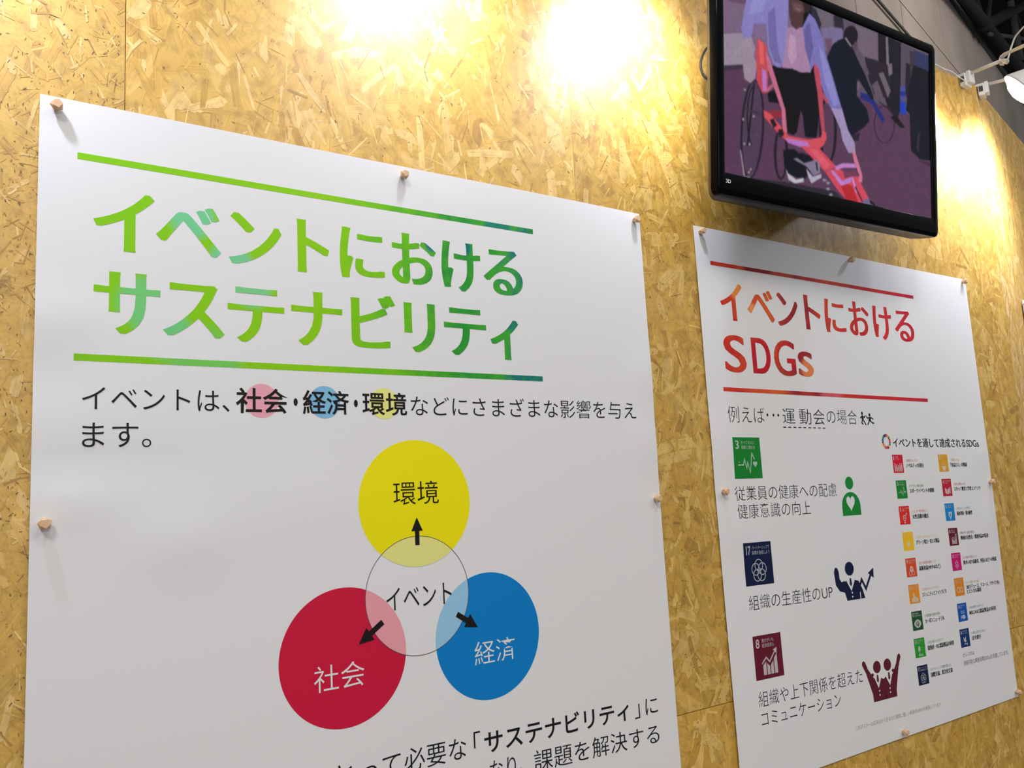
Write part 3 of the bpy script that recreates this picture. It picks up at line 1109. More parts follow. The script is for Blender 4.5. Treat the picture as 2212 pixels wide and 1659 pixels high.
def cheer(cx, flip):
    f = -1 if flip else 1
    m = lambda u: cx + f * u
    sh = [('d', cx + f * .002, -1.0860, .0165, .0150),
          ('p', [(m(-.030), -1.1060), (m(-.012), -1.1120), (m(.000), -1.1340), (m(.014), -1.1130), (m(.028), -1.1200), (m(.0315), -1.1680), (m(-.026), -1.1680)]),
          ('p', [(m(-.0275), -1.1480), (m(-.047), -1.0960), (m(-.0605), -1.0740), (m(-.0590), -1.0680), (m(-.0530), -1.0645), (m(-.0460), -1.0690), (m(-.038), -1.0860), (m(-.013), -1.1150)]),
          ('d', m(-.0205), -1.1030, .0060, .0042)]
    o = figure(sh, ink(mar), 'person_symbol', 1, 'maroon person symbol with one arm up')
    bm = pr.start()
    pr.stroke(bm, [(m(-.012), -1.1120), (m(0), -1.1345), (m(.014), -1.1125)], .0028)
    for z in (-1.1440, -1.1540):
        pr.disc(bm, m(.002), z, .0024, n=10)
    pr.done(bm, 'suit_detail', MAT['paper'], o, 2)
    bm = pr.start()
    pr.poly(bm, [(m(-.003), -1.1050), (m(.003), -1.1050), (m(.0045), -1.1190), (m(0), -1.1240), (m(-.0045), -1.1190)])
    pr.done(bm, 'necktie', ink(mar), o, 2)


cheer(.5430, False)
cheer(.5935, True)

# colour wheel and the heading of the icon list
wheel = None
WHEEL = [1, 2, 3, 4, 5, 6, 7, 8, 9, 10, 11, 12, 13, 14, 15, 16, 17]
bm = pr.start()
wm = []
for k, n in enumerate(WHEEL):
    wm.append(ink(GOALS[n][1]))
    pr.ring(bm, .6985, -.5115, .0128, .0208, n=5, a0=90 - k * 360 / 17 - 1.5, a1=90 - (k + 1) * 360 / 17 + 1.5, mat=k)
w_o = pr.done(bm, 'colour_wheel', wm, PR, 1, cut=0)
bm = pr.start()
pr.text(bm, 'イベントを通して達成されるSDGs', .730, 1.184, -.5140, .0285, 0.004, smear=.0010)
pr.done(bm, 'list_heading', MAT['ink'], PR, 1)
ROW0, ROW, TS = -.5475, .0700, .0500
LEFT = [(1, 'ノベルティの寄付', .089), (3, 'スポーツイベントの開催', .124), (5, '女性活躍の機会', .081), (7, 'グリーン電力・省エネ製品', .116), (9, '最新技術(VRやAIなど)', .107),
        (11, 'コミュニティとファンづくり', .122), (13, 'カーボンニュートラル', .096), (15, '間伐材・FSC認証製品の利用', .132), (17, '国際交流、異文化交流', .109)]
RIGHT = [(2, '「食品ロス」の削減', .092), (4, 'スタッフ教育と学習コンテンツ', .150), (6, '雨水利用・排水処理', .085), (8, '地域の活性化・関連商品の促進', .158), (10, '障がい者や高齢者、外国人などへの配慮', .191),
         (12, '3R(リデュース、リユース、リサイクル)|とエシカル調達', .191), (14, 'MSC/ASC認証製品の利用', .152), (16, '法令遵守', .050)]
for colx, items in ((.7185, LEFT), (.9500, RIGHT)):
    for k, (n, txt, wd) in enumerate(items):
        z = ROW0 - ROW * k + 0.0000
        x = colx + (0.004 if k in (1, 2) else 0.008 if 2 < k < 7 else 0.005 if k >= 7 else 0)
        goal_tile(n, x, z, TS)
        bm = pr.start()
        pr.text(bm, GOALS[n][2], x + TS + .0135, x + TS + .0135 + .0066 * len(GOALS[n][2]) * (.78 if len(GOALS[n][2]) > 12 else 1), z - .0160, .0085, -0.004)
        pr.done(bm, 'goal_name', ink(tuple(int(c * .75 + 45) for c in GOALS[n][1])), PR, 1, cut=0)
        bm = pr.start()
        for q, line in enumerate(txt.split('|')):
            pr.text(bm, line, x + TS + .0125, x + TS + .0125 + (wd if q == 0 else .081), z - .0300 - .0125 * q - (-.0015 if '|' in txt else 0), .0132, 0.004, smear=.0008)
        pr.done(bm, 'goal_text', MAT['ink'], PR, 1, cut=0)
bm = pr.start()
pr.text(bm, 'セレスポは', .958, 1.019, -1.107, .0125, -0.004)
pr.text(bm, '持続可能な開発目標(SDGs)を支援しています。', .957, 1.215, -1.129, .0140, -0.004)
pr.done(bm, 'sponsor_note', ink((70, 66, 66)), PR, 1, cut=0)
bm = pr.start()
pr.text(bm, 'このポスターは石灰石から生まれた環境に優しい新素材LIMEXを使用しています', .429, .816, -1.2165, .0115, -0.004)
pr.done(bm, 'paper_note', ink((150, 146, 142)), PR, 1, cut=0)

# ---- the poster beyond the bend
P3 = thing('poster', 'white poster on the bent wall at the right edge, only its left margin in view', 'poster', (0, 0, 0), BEND, group='posters pinned to the board wall')
P3.location = Vector((BEND_X, 0, POSTER_TOP - 0.006)) + Matrix.Rotation(BEND, 3, 'Z') @ Vector((0.262, -0.0012, 0))
sheet(1.19, POSTER_H, make_disp([], 1.0), P3, MAT['paper'])


# ------------------------------------------------------------------ wooden push pins
def pin_mesh(seed):
    rng = random.Random(seed)
    bm = bmesh.new()
    rings = []
    n = 5
    for y, r, tw in ((0.0, 0.0042, 0.0), (-0.0095, 0.0094, 0.2), (-0.0165, 0.0066, 0.85)):
        rings.append([bm.verts.new((r * math.cos(2 * math.pi * k / n + tw) * rng.uniform(.93, 1.07), y, r * math.sin(2 * math.pi * k / n + tw) * rng.uniform(.93, 1.07))) for k in range(n)])
    for A, B in zip(rings, rings[1:]):
        for k in range(n):
            a, b, c, d = A[k], A[(k + 1) % n], B[(k + 1) % n], B[k]
            bm.faces.new((a, b, d))
            bm.faces.new((b, c, d))
    bm.faces.new(rings[0])
    bm.faces.new(rings[-1][::-1])
    bmesh.ops.recalc_face_normals(bm, faces=bm.faces)
    return bm_mesh(bm, 'push_pin')


pin_meshes = [pin_mesh(s) for s in (3, 8, 21)]
for m_ in pin_meshes:
    m_.materials.append(MAT['pin_wood'])
G1 = 'wooden faceted push pins holding the posters'
PINS = [  # poster offset x, x, z, label
    (dL, 0, .021, -.0165, 'faceted wooden pin in the top left corner of the green titled poster'),
    (dL, 0, .592, -.0190, 'faceted wooden pin in the middle of the top edge of the green titled poster'),
    (dL, 0, 1.172, -.0180, 'faceted wooden pin in the top right corner of the green titled poster'),
    (dL, 0, .017, -.6240, 'faceted wooden pin halfway down the left edge of the green titled poster'),
    (dL, 0, 1.175, -.6370, 'faceted wooden pin halfway down the right edge of the green titled poster'),
    (dR, OX, 1.384, -.0150, 'faceted wooden pin in the top left corner of the red titled poster'),
    (dR, OX, 1.979, -.0130, 'faceted wooden pin under the screen in the top edge of the red titled poster'),
    (dR, OX, 2.583, -.0110, 'faceted wooden pin in the top right corner of the red titled poster'),
    (dR, OX, 1.388, -.6300, 'faceted wooden pin halfway down the left edge of the red titled poster'),
    (dR, OX, 2.590, -.6440, 'faceted wooden pin halfway down the right edge of the red titled poster'),
    (dR, OX, 2.592, -1.2680, 'faceted wooden pin in the bottom right corner of the red titled poster'),
    (dR, OX, 1.988, -1.2690, 'faceted wooden pin in the middle of the bottom edge of the red titled poster'),
]
for i, (dd, ox, x, z, lab) in enumerate(PINS):
    o = bpy.data.objects.new('push_pin', pin_meshes[i % 3])
    COL.objects.link(o)
    o.location = (x, -0.0005 + dd(x - ox, z) - 0.0002, POSTER_TOP + z)
    o.rotation_euler = (0, random.Random(i * 7 + 1).uniform(0, 6.28), 0)
    tag(o, lab, 'push pin', G1)
o = bpy.data.objects.new('push_pin', pin_meshes[1])
COL.objects.link(o)
o.location = P3.location + Matrix.Rotation(BEND, 3, 'Z') @ Vector((0.012, -0.0035, -0.012))
o.rotation_euler = (0, 0.4, BEND)
tag(o, 'faceted wooden pin in the top left corner of the poster beyond the bend', 'push pin', G1)

# ------------------------------------------------------------------ the wall-hung screen
TVX, TVZ, TVD, TVT, TVYAW, TVROLL = 1.3230, 0.0718 + POSTER_TOP, 0.1468, 0.1142, -0.0197, 0.0134
TW, TH = 0.82, 0.82 * 9 / 16
rr = Vector((math.cos(TVYAW), math.sin(TVYAW), 0))
nn = Vector((math.sin(TVYAW), -math.cos(TVYAW), 0))
up = Vector((0, 0, 1)) * math.cos(TVT) + nn * math.sin(TVT)
rx = rr * math.cos(TVROLL) + up * math.sin(TVROLL)
uz = up * math.cos(TVROLL) - rr * math.sin(TVROLL)
yy = uz.cross(rx)
TV = thing('television', 'black flat screen television hung on the board wall above the red titled poster', 'television')
TV.matrix_world = Matrix(((rx.x, yy.x, uz.x, TVX), (rx.y, yy.y, uz.y, -TVD), (rx.z, yy.z, uz.z, TVZ), (0, 0, 0, 1)))


def rounded_rect(x0, x1, z0, z1, r, n=5):
    pts = []
    for cx, cz, a in ((x1 - r, z1 - r, 0), (x0 + r, z1 - r, 90), (x0 + r, z0 + r, 180), (x1 - r, z0 + r, 270)):
        for k in range(n + 1):
            t = math.radians(a + 90 * k / n)
            pts.append((cx + r * math.cos(t), cz + r * math.sin(t)))
    return pts


def loops_bm(loops, cap0=False, cap1=False):
    bm = bmesh.new()
    rings = [[bm.verts.new((p[0], y, p[1])) for p in pts] for pts, y in loops]
    for A, B in zip(rings, rings[1:]):
        n = len(A)
        for k in range(n):
            bm.faces.new((A[k], A[(k + 1) % n], B[(k + 1) % n], B[k]))
    if cap0:
        bm.faces.new(rings[0])
    if cap1:
        bm.faces.new(rings[-1])
    bmesh.ops.recalc_face_normals(bm, faces=bm.faces)
    return bm


X0, X1, Z0, Z1 = -0.0230, 0.8485, -0.0500, 0.4885
bm = loops_bm([(rounded_rect(X0, X1, Z0, Z1, .016), .020), (rounded_rect(X0, X1, Z0, Z1, .016), .003),
               (rounded_rect(X0 + .001, X1 - .001, Z0 + .001, Z1 - .001, .015), -.0005),
               (rounded_rect(X0 + .004, X1 - .004, Z0 + .004, Z1 - .004, .013), -.0025),
               (rounded_rect(-.003, TW + .003, -.003, TH + .003, .002), -.0030), (rounded_rect(0, TW, 0, TH, .001), -.0005), (rounded_rect(0, TW, 0, TH, .001), .006)])
link('bezel', bm_mesh(bm, 'bezel', True), MAT['gloss_black'], TV)
bm = loops_bm([(rounded_rect(X0 + .004, X1 - .004, Z0 + .001, Z1 - .010, .014), .0185), (rounded_rect(X0 + .010, X1 - .010, Z0 + .000, Z1 - .02, .014), .030),
               (rounded_rect(X0 + .026, X1 - .026, Z0 + .001, Z1 - .04, .02), .052), (rounded_rect(X0 + .055, X1 - .055, Z0 + .008, Z1 - .06, .03), .068),
               (rounded_rect(X0 + .10, X1 - .10, Z0 + .03, Z1 - .08, .03), .078)], False, True)
link('housing', bm_mesh(bm, 'housing', True), MAT['matt_black'], TV)
link('wall_mount', bm_mesh(box_bm(.22, .60, .077, .150, .06, .32, .004), 'wall_mount'), MAT['matt_black'], TV)  # unseen mount, made broad so it blocks lamp light leaking behind the screen

PICTURE = [
    ((127,102,130), [(-16,490),(264,573),(258,302),(-20,228)]),
    ((108,80,105), [(-16,490),(264,573),(261,443),(65,396),(19,390)]),
    ((158,142,160), [(-1,311),(68,330),(67,257),(-2,235)]),
    ((62,50,66), [(-2,240),(70,259),(70,249),(-2,225)]),
    ((92,60,88), [(-2,226),(70,249),(508,287),(861,296),(852,-27),(-7,-54)]),
    ((96,84,102), [(306,500),(848,649),(837,260),(685,274),(508,272),(345,282)]),
    ((112,100,112), [(331,461),(394,457),(394,420),(344,407)]),
    ((118,100,116), [(488,455),(582,457),(580,387),(525,380),(496,398)]),
    ((28,24,36), [(585,461),(688,458),(680,276),(663,245),(628,263),(584,333)]),
    ((124,112,118), [(618,457),(620,384),(631,386),(628,460)]),
    ((88,78,94), [(690,457),(748,454),(741,367),(712,280),(686,293)]),
    ((34,30,42), [(710,410),(728,408),(730,358),(712,311),(702,328)]),
    ((40,33,46), [(525,383),(636,384),(636,295),(562,292),(534,340)]),
    ((112,98,108), [(584,351),(604,360),(637,317),(623,296),(604,325)]),
    ((100,84,98), [(553,314),(578,332),(603,295),(577,280)]),
    ((120,108,116), [(625,385),(644,392),(646,365),(630,355)]),
    ((95,80,95), [(530,363),(544,342),(524,326),(515,342)]),
    ((46,34,54), [(654,231),(653,222),(650,213),(646,204),(642,196),(636,189),(628,183),(621,178),(613,174),(605,172),(597,171),(589,172),(582,174),(575,178),(570,183),(565,190),(562,197),(560,205),(560,213),(560,222),(563,231),(566,240),(571,248),(577,255),(584,261),(591,266),(599,270),(607,273),(616,274),(623,273),(631,271),(637,267),(643,262),(648,255),(651,248),(653,240),(654,231),(649,230),(648,238),(647,246),(644,253),(640,259),(634,264),(628,268),(622,270),(615,271),(607,270),(600,268),(593,264),(586,259),(580,253),(575,246),(570,239),(567,231),(565,223),(564,214),(565,206),(566,199),(569,192),(573,186),(578,181),(584,177),(590,175),(598,174),(605,174),(612,176),(620,180),(626,185),(632,191),(638,198),(642,205),(646,213),(648,222),(649,230)]),
    ((34,42,120), [(504,286),(552,287),(609,235),(596,224),(552,265),(503,270)]),
    ((24,20,30), [(581,277),(631,263),(634,265),(584,280)]),
    ((30,66,190), [(679,298),(705,300),(705,266),(678,265)]),
    ((78,80,150), [(681,342),(704,344),(704,303),(679,301)]),
    ((40,52,140), [(681,326),(704,328),(704,316),(680,312)]),
    ((50,55,98), [(746,453),(832,453),(830,406),(747,413)]),
    ((62,54,66), [(727,446),(748,448),(750,388),(730,365)]),
    ((15,18,32), [(745,412),(842,408),(835,163),(768,156),(725,173),(722,272),(705,278),(719,344)]),
    ((52,44,62), [(760,226),(769,231),(762,173),(752,184)]),
    ((66,48,70), [(765,154),(834,156),(834,143),(757,150)]),
    ((20,17,26), [(658,257),(682,243),(701,231),(678,226),(632,246)]),
    ((42,38,62), [(311,459),(331,452),(351,423),(339,394),(313,419)]),
    ((42,38,54), [(400,460),(436,462),(440,431),(401,427)]),
    ((122,112,152), [(348,410),(394,427),(433,432),(435,409),(398,387),(383,359),(365,361)]),
    ((112,80,104), [(361,391),(391,396),(388,366),(374,354),(365,372)]),
    ((24,20,30), [(498,430),(496,421),(491,412),(484,405),(474,399),(464,396),(455,396),(446,398),(440,404),(437,411),(438,419),(441,428),(447,437),(456,443),(466,448),(476,450),(485,449),(492,445),(497,438)]),
    ((98,70,84), [(482,409),(496,415),(490,390),(477,384)]),
    ((13,17,37), [(442,411),(468,402),(496,368),(524,338),(553,299),(562,280),(550,275),(497,317),(489,274),(532,247),(542,219),(516,196),(458,162),(430,183),(404,277),(369,344),(393,382),(416,399)]),
    ((140,128,138), [(443,410),(466,394),(471,397),(448,414)]),
    ((118,92,112), [(491,313),(504,304),(499,288),(490,289)]),
    ((40,34,48), [(455,163),(501,182),(493,158),(465,153)]),
    ((30,25,36), [(406,170),(405,155),(403,140),(400,125),(396,112),(391,101),(386,91),(380,84),(374,79),(368,77),(362,77),(356,80),(351,86),(346,93),(342,103),(338,115),(336,128),(335,142),(335,157),(336,172),(338,186),(340,200),(344,214),(349,225),(354,235),(360,242),(366,247),(372,250),(378,250),(384,247),(389,242),(394,234),(398,224),(402,213),(404,199),(405,185),(406,170),(394,168),(394,181),(393,194),(391,207),(389,218),(386,227),(383,234),(380,239),(376,242),(372,242),(367,240),(363,236),(360,229),(356,221),(353,210),(350,199),(348,186),(347,173),(346,159),(346,145),(347,132),(349,120),(351,109),(354,100),(357,93),(360,88),(364,85),(368,84),(372,86),(376,90),(380,97),(384,105),(387,116),(390,127),(392,140),(393,154),(394,168)]),
    ((34,28,40), [(219,80),(218,69),(217,58),(215,48),(212,38),(209,30),(205,23),(201,18),(196,14),(192,12),(188,13),(183,15),(179,19),(176,25),(173,32),(170,40),(169,50),(168,60),(168,71),(168,82),(170,93),(172,103),(174,113),(178,121),(181,128),(186,134),(190,137),(194,139),(199,139),(203,137),(207,133),(211,127),(214,120),(216,111),(218,102),(219,91),(219,80),(209,78),(209,88),(208,98),(207,106),(206,114),(204,121),(202,126),(200,130),(197,132),(194,132),(191,131),(189,128),(186,123),(184,117),(182,110),(180,102),(179,92),(178,83),(177,73),(178,63),(178,54),(179,45),(180,37),(182,31),(184,25),(187,22),(189,20),(192,19),(195,20),(198,23),(200,28),(202,34),(204,41),(206,50),(208,59),(208,68),(209,78)]),
    ((84,62,88), [(66,216),(129,218),(131,127),(114,49),(86,4),(67,36),(58,113)]),
    ((36,29,42), [(135,121),(132,100),(129,80),(124,61),(118,44),(112,29),(105,17),(98,7),(91,1),(84,-1),(77,0),(71,4),(65,12),(61,22),(57,36),(55,52),(54,70),(54,89),(55,109),(57,129),(61,149),(66,168),(71,185),(77,200),(84,213),(91,222),(98,229),(105,232),(112,232),(119,228),(124,220),(129,209),(132,195),(135,179),(136,161),(136,141),(135,121),(127,120),(128,139),(129,158),(128,175),(126,191),(123,204),(120,214),(115,222),(110,226),(105,227),(99,224),(93,218),(87,209),(82,197),(77,182),(72,166),(68,148),(65,129),(63,110),(61,91),(61,73),(62,56),(64,40),(66,27),(70,17),(74,9),(79,5),(84,4),(90,6),(96,12),(102,21),(107,32),(112,47),(117,63),(121,81),(125,100),(127,120)]),
    ((24,20,28), [(94,76),(93,77),(91,78),(89,80),(88,82),(86,84),(85,87),(83,90),(82,93),(81,97),(80,101),(79,106),(78,110),(78,115),(77,120),(77,125),(76,130),(76,135),(76,141),(76,146),(77,152),(77,157),(78,162),(78,167),(79,172),(80,177),(81,182),(82,186),(84,191),(85,195),(87,198),(88,202),(90,205),(92,208),(93,210),(95,212),(97,213),(98,210),(96,209),(95,207),(93,205),(92,202),(91,200),(89,196),(88,193),(87,189),(86,185),(85,181),(84,176),(83,172),(83,167),(82,162),(82,157),(81,152),(81,147),(81,142),(81,136),(81,131),(81,126),(82,122),(82,117),(82,112),(83,108),(84,104),(85,100),(86,96),(86,93),(88,90),(89,87),(90,85),(91,83),(92,81),(94,80),(95,79)]),
    ((22,18,28), [(100,223),(75,73),(81,74),(106,224)]),
    ((60,48,64), [(68,156),(131,152),(132,156),(70,160)]),
    ((170,160,170), [(68,132),(67,132),(67,131),(66,130),(65,130),(64,129),(63,129),(62,130),(62,130),(61,131),(61,132),(62,132),(62,133),(63,134),(64,134),(65,134),(66,134),(67,134),(67,133)]),
    ((170,160,170), [(103,146),(103,145),(102,144),(101,144),(100,143),(99,143),(98,143),(98,143),(97,144),(97,144),(97,145),(97,146),(98,147),(98,147),(100,148),(101,148),(102,148),(102,147),(103,147)]),
    ((170,160,170), [(70,77),(70,76),(70,76),(69,75),(68,74),(67,74),(66,74),(65,75),(65,75),(64,76),(64,76),(65,77),(65,78),(66,79),(67,79),(68,79),(69,79),(70,79),(70,78)]),
    ((170,160,170), [(88,80),(88,79),(87,78),(87,77),(86,77),(85,76),(84,77),(83,77),(82,77),(82,78),(82,79),(82,80),(83,80),(84,81),(85,81),(86,82),(87,81),(87,81),(88,80)]),
    ((170,160,170), [(75,202),(74,201),(74,200),(73,199),(72,199),(71,198),(70,198),(69,199),(69,199),(68,200),(68,201),(69,202),(69,202),(70,203),(71,203),(72,203),(73,203),(74,203),(74,202)]),
    ((170,160,170), [(85,15),(85,14),(84,13),(84,12),(82,12),(82,12),(80,12),(80,12),(79,12),(79,13),(79,14),(79,15),(80,16),(81,16),(82,16),(83,16),(84,16),(84,16),(85,15)]),
    ((170,160,170), [(91,22),(91,21),(90,21),(90,20),(88,20),(88,19),(86,19),(86,20),(85,20),(85,21),(85,22),(85,22),(86,23),(87,24),(88,24),(89,24),(90,24),(90,24),(91,23)]),
    ((160,150,158), [(53,60),(64,3),(68,4),(56,60)]),
    ((140,130,140), [(66,-1),(85,1),(86,4),(66,3)]),
    ((140,132,198), [(100,497),(233,536),(223,394),(213,322),(196,274),(170,282),(151,313),(146,371),(104,361),(95,325),(71,319),(61,337),(69,371)]),
    ((118,108,170), [(152,398),(177,420),(184,334),(199,288),(174,288),(155,322)]),
    ((152,146,208), [(105,423),(153,447),(136,399),(84,377)]),
    ((132,106,146), [(102,360),(144,371),(151,339),(139,331),(103,328)]),
    ((128,120,190), [(275,393),(304,437),(326,428),(353,392),(366,349),(393,298),(418,245),(429,225),(384,219),(367,237),(341,281),(320,316),(301,289),(285,344)]),
    ((104,95,158), [(282,391),(304,417),(318,355),(303,312),(287,345)]),
    ((146,140,206), [(338,371),(360,348),(391,291),(415,238),(394,228),(359,284)]),
    ((172,134,170), [(221,382),(278,396),(286,348),(303,312),(307,294),(271,285),(237,287),(200,280),(213,328)]),
    ((190,152,182), [(230,368),(251,367),(254,318),(237,294),(221,315)]),
    ((84,54,60), [(227,534),(309,558),(305,448),(283,432),(278,400),(254,384),(236,391),(228,414)]),
    ((110,74,78), [(238,448),(274,452),(283,440),(265,427),(244,430)]),
    ((46,30,36), [(275,469),(310,478),(308,445),(288,433),(283,451)]),
    ((140,110,112), [(252,434),(271,434),(273,437),(253,437)]),
    ((162,142,162), [(66,319),(96,327),(107,305),(103,283),(112,269),(107,235),(90,220),(70,226),(66,253)]),
    ((13,12,18), [(168,276),(237,286),(271,281),(306,292),(328,278),(338,194),(325,135),(281,131),(275,179),(267,192),(252,136),(238,127),(216,129),(206,195),(152,189),(147,211),(173,222)]),
    ((166,148,190), [(384,221),(428,226),(450,178),(477,151),(480,126),(452,121),(428,148),(420,175)]),
    ((150,45,56), [(152,170),(197,176),(203,163),(164,154)]),
    ((200,76,86), [(117,330),(144,323),(152,294),(149,210),(129,206),(111,231),(110,298)]),
    ((232,100,100), [(119,327),(135,323),(138,274),(124,271)]),
    ((190,124,204), [(130,262),(144,260),(145,214),(132,211)]),
    ((205,112,142), [(143,306),(155,295),(210,183),(216,128),(200,126),(197,181),(150,266)]),
    ((190,104,134), [(150,212),(175,234),(168,237),(143,216)]),
    ((190,76,96), [(319,320),(339,309),(350,254),(374,236),(369,228),(350,240),(358,155),(348,139),(339,195),(331,250),(319,299)]),
    ((216,82,92), [(134,167),(156,163),(196,138),(221,122),(298,127),(342,140),(350,157),(363,156),(363,139),(351,122),(333,110),(298,102),(254,105),(212,109),(180,125),(136,151)]),
    ((30,25,35), [(154,148),(168,154),(181,140),(168,131)]),
    ((30,25,35), [(183,130),(200,136),(206,121),(188,112)]),
    ((190,122,200), [(210,115),(288,120),(301,110),(262,103),(218,106)]),
    ((46,40,52), [(85,1),(208,11),(395,16),(442,-7),(259,-7)]),
    ((15,15,28), [(200,85),(240,95),(287,77),(307,52),(277,27),(217,29),(204,49)]),
    ((22,20,30), [(261,91),(305,89),(329,64),(287,53)]),
    ((196,194,208), [(210,42),(217,32),(247,22),(274,30),(274,21),(242,13),(220,18)]),
    ((182,176,198), [(285,54),(309,38),(341,50),(342,42),(304,22),(293,35)]),
    ((215,76,96), [(264,106),(333,114),(396,80),(457,61),(492,68),(507,44),(535,16),(524,3),(456,-7),(409,18),(359,57),(305,86)]),
    ((190,40,48), [(412,42),(464,40),(491,-2),(442,-4)]),
    ((232,96,112), [(297,104),(324,108),(378,78),(359,66),(323,86)]),
    ((192,134,212), [(376,66),(392,65),(425,45),(460,61),(460,48),(419,33)]),
    ((200,134,206), [(395,77),(426,90),(488,99),(493,90),(429,80),(401,69)]),
    ((215,122,152), [(466,129),(479,127),(507,74),(507,56),(491,53),(494,72),(473,105)]),
    ((120,60,90), [(429,71),(482,80),(487,68),(433,54)]),
    ((196,140,214), [(461,60),(479,24),(487,27),(468,63)]),
    ((70,30,50), [(474,38),(507,0),(512,2),(479,41)]),
    ((136,126,152), [(238,71),(252,74),(278,66),(314,79),(323,83),(336,77),(337,53),(313,42),(285,61),(252,67)]),
    ((30,28,40), [(320,76),(324,54),(330,56),(326,78)]),
    ((110,70,100), [(332,49),(396,72),(396,74),(331,50)]),
    ((150,146,160), [(361,38),(361,37),(360,36),(358,35),(356,35),(353,34),(351,34),(349,34),(347,35),(346,36),(347,37),(347,38),(349,39),(351,40),(353,40),(356,40),(358,40),(360,40),(361,39)]),
    ((150,146,160), [(375,33),(374,32),(373,31),(371,30),(369,30),(367,29),(364,29),(362,29),(361,30),(360,30),(360,32),(361,32),(362,34),(364,34),(367,35),(369,35),(372,35),(373,35),(374,34)]),
    ((150,146,160), [(374,19),(374,18),(373,16),(371,16),(369,15),(366,14),(364,14),(362,15),(361,15),(360,16),(360,17),(361,18),(362,19),(364,20),(366,20),(369,21),(371,20),(373,20),(374,19)]),
    ((150,146,160), [(386,6),(385,5),(384,4),(382,3),(380,2),(378,2),(375,1),(373,2),(372,2),(371,3),(371,4),(372,5),(373,6),(375,7),(378,7),(380,8),(382,8),(384,7),(385,6)]),
    ((112,106,142), [(505,6),(531,18),(561,6),(559,-4),(514,-4)]),
    ((30,28,40), [(535,15),(560,8),(562,-1),(539,4)]),
]



def raster(polys, w, h):
    """paint the moving picture on the screen: polygons in millimetres on the glass, even-odd filled, slightly soft."""
    img = np.zeros((h, w, 3))
    for col, pts in polys:
        p = np.array(pts, float)
        p[:, 0] *= w / 820.0
        p[:, 1] *= h / 461.25
        x0, x1 = int(max(0, math.floor(p[:, 0].min()))), int(min(w, math.ceil(p[:, 0].max()) + 1))
        y0, y1 = int(max(0, math.floor(p[:, 1].min()))), int(min(h, math.ceil(p[:, 1].max()) + 1))
        if x1 <= x0 or y1 <= y0:
            continue
        X, Y = np.meshgrid(np.arange(x0, x1) + .5, np.arange(y0, y1) + .5)
        ins = np.zeros(X.shape, bool)
        for a, b in zip(p, np.roll(p, -1, 0)):
            if a[1] == b[1]:
                continue
            c = ((a[1] > Y) != (b[1] > Y)) & (X < (b[0] - a[0]) * (Y - a[1]) / (b[1] - a[1]) + a[0])
            ins ^= c
        img[y0:y1, x0:x1][ins] = s2l(col)
    return img


def soften(img, n):
    k = np.array([1, 2, 1]) / 4.0
    for _ in range(n):
        pz = np.pad(img, ((1, 1), (1, 1), (0, 0)), 'edge')
        img = sum(k[i] * k[j] * pz[i:i + img.shape[0], j:j + img.shape[1]] for i in range(3) for j in range(3))
    return img


GW, GH = 411, 232
pic = soften(raster(PICTURE, GW * 2, GH * 2), 4)[::2, ::2]
rng = np.random.default_rng(5)
mottle = soften(rng.normal(0, 1, (GH, GW, 1)), 4)
pic = np.clip(pic * (1 + 0.16 * mottle), 0, 1)
xs, zs = np.meshgrid(np.linspace(-.0005, TW + .0005, GW), np.linspace(-.0005, TH + .0005, GH))
me = bpy.data.meshes.new('screen')
idx = np.arange(GW * GH).reshape(GH, GW)
quads = np.stack([idx[:-1, :-1], idx[:-1, 1:], idx[1:, 1:], idx[1:, :-1]], -1).reshape(-1, 4)
me.vertices.add(GW * GH)
me.vertices.foreach_set('co', np.stack([xs, np.full_like(xs, .0015), zs], -1).astype(np.float32).ravel())
me.loops.add(quads.size)
me.loops.foreach_set('vertex_index', quads.astype(np.int32).ravel())
me.polygons.add(len(quads))
me.polygons.foreach_set('loop_start', (np.arange(len(quads)) * 4).astype(np.int32))
me.polygons.foreach_set('loop_total', np.full(len(quads), 4, np.int32))
me.update(calc_edges=True)
ca = me.color_attributes.new('picture', 'FLOAT_COLOR', 'POINT')
ca.data.foreach_set('color', np.concatenate([pic.reshape(-1, 3), np.ones((GW * GH, 1))], 1).astype(np.float32).ravel())
MAT['screen'] = principled('lit_screen', (0.002, 0.002, 0.003), 0.22, 0.15)
nt = NT(MAT['screen'])
att = nt.add('ShaderNodeAttribute', attribute_name='picture')
nt.link(att.outputs['Color'], nt.b.inputs['Emission Color'])
nt.b.inputs['Emission Strength'].default_value = 0.85
scr = link('screen', me, MAT['screen'], TV)
scr['label'] = 'lit screen showing a person in a red hand bike'
pr = Print(lambda x, z: -0.0027)
bm = pr.start()
pr.fit(bm, '3D', .0005, .0165, -.0235, -.0150, 0.02)
pr.done(bm, 'badge', MAT['ink_white'], TV, 1, cut=0)

# black cable that bulges out from behind the screen
cb = spline([(1.47, -.050, 2.445), (1.439, -.05, 2.437), (1.416, -.045, 2.416), (1.401, -.04, 2.384), (1.404, -.04, 2.352), (1.423, -.05, 2.331), (1.462, -.052, 2.312)], 8)
cab = link('cable', bm_mesh(tube_bm(cb, .0030, 8), 'cable', True), MAT['cable_black'])
tag(cab, 'thin black cable looping out behind the left side of the television', 'cable')


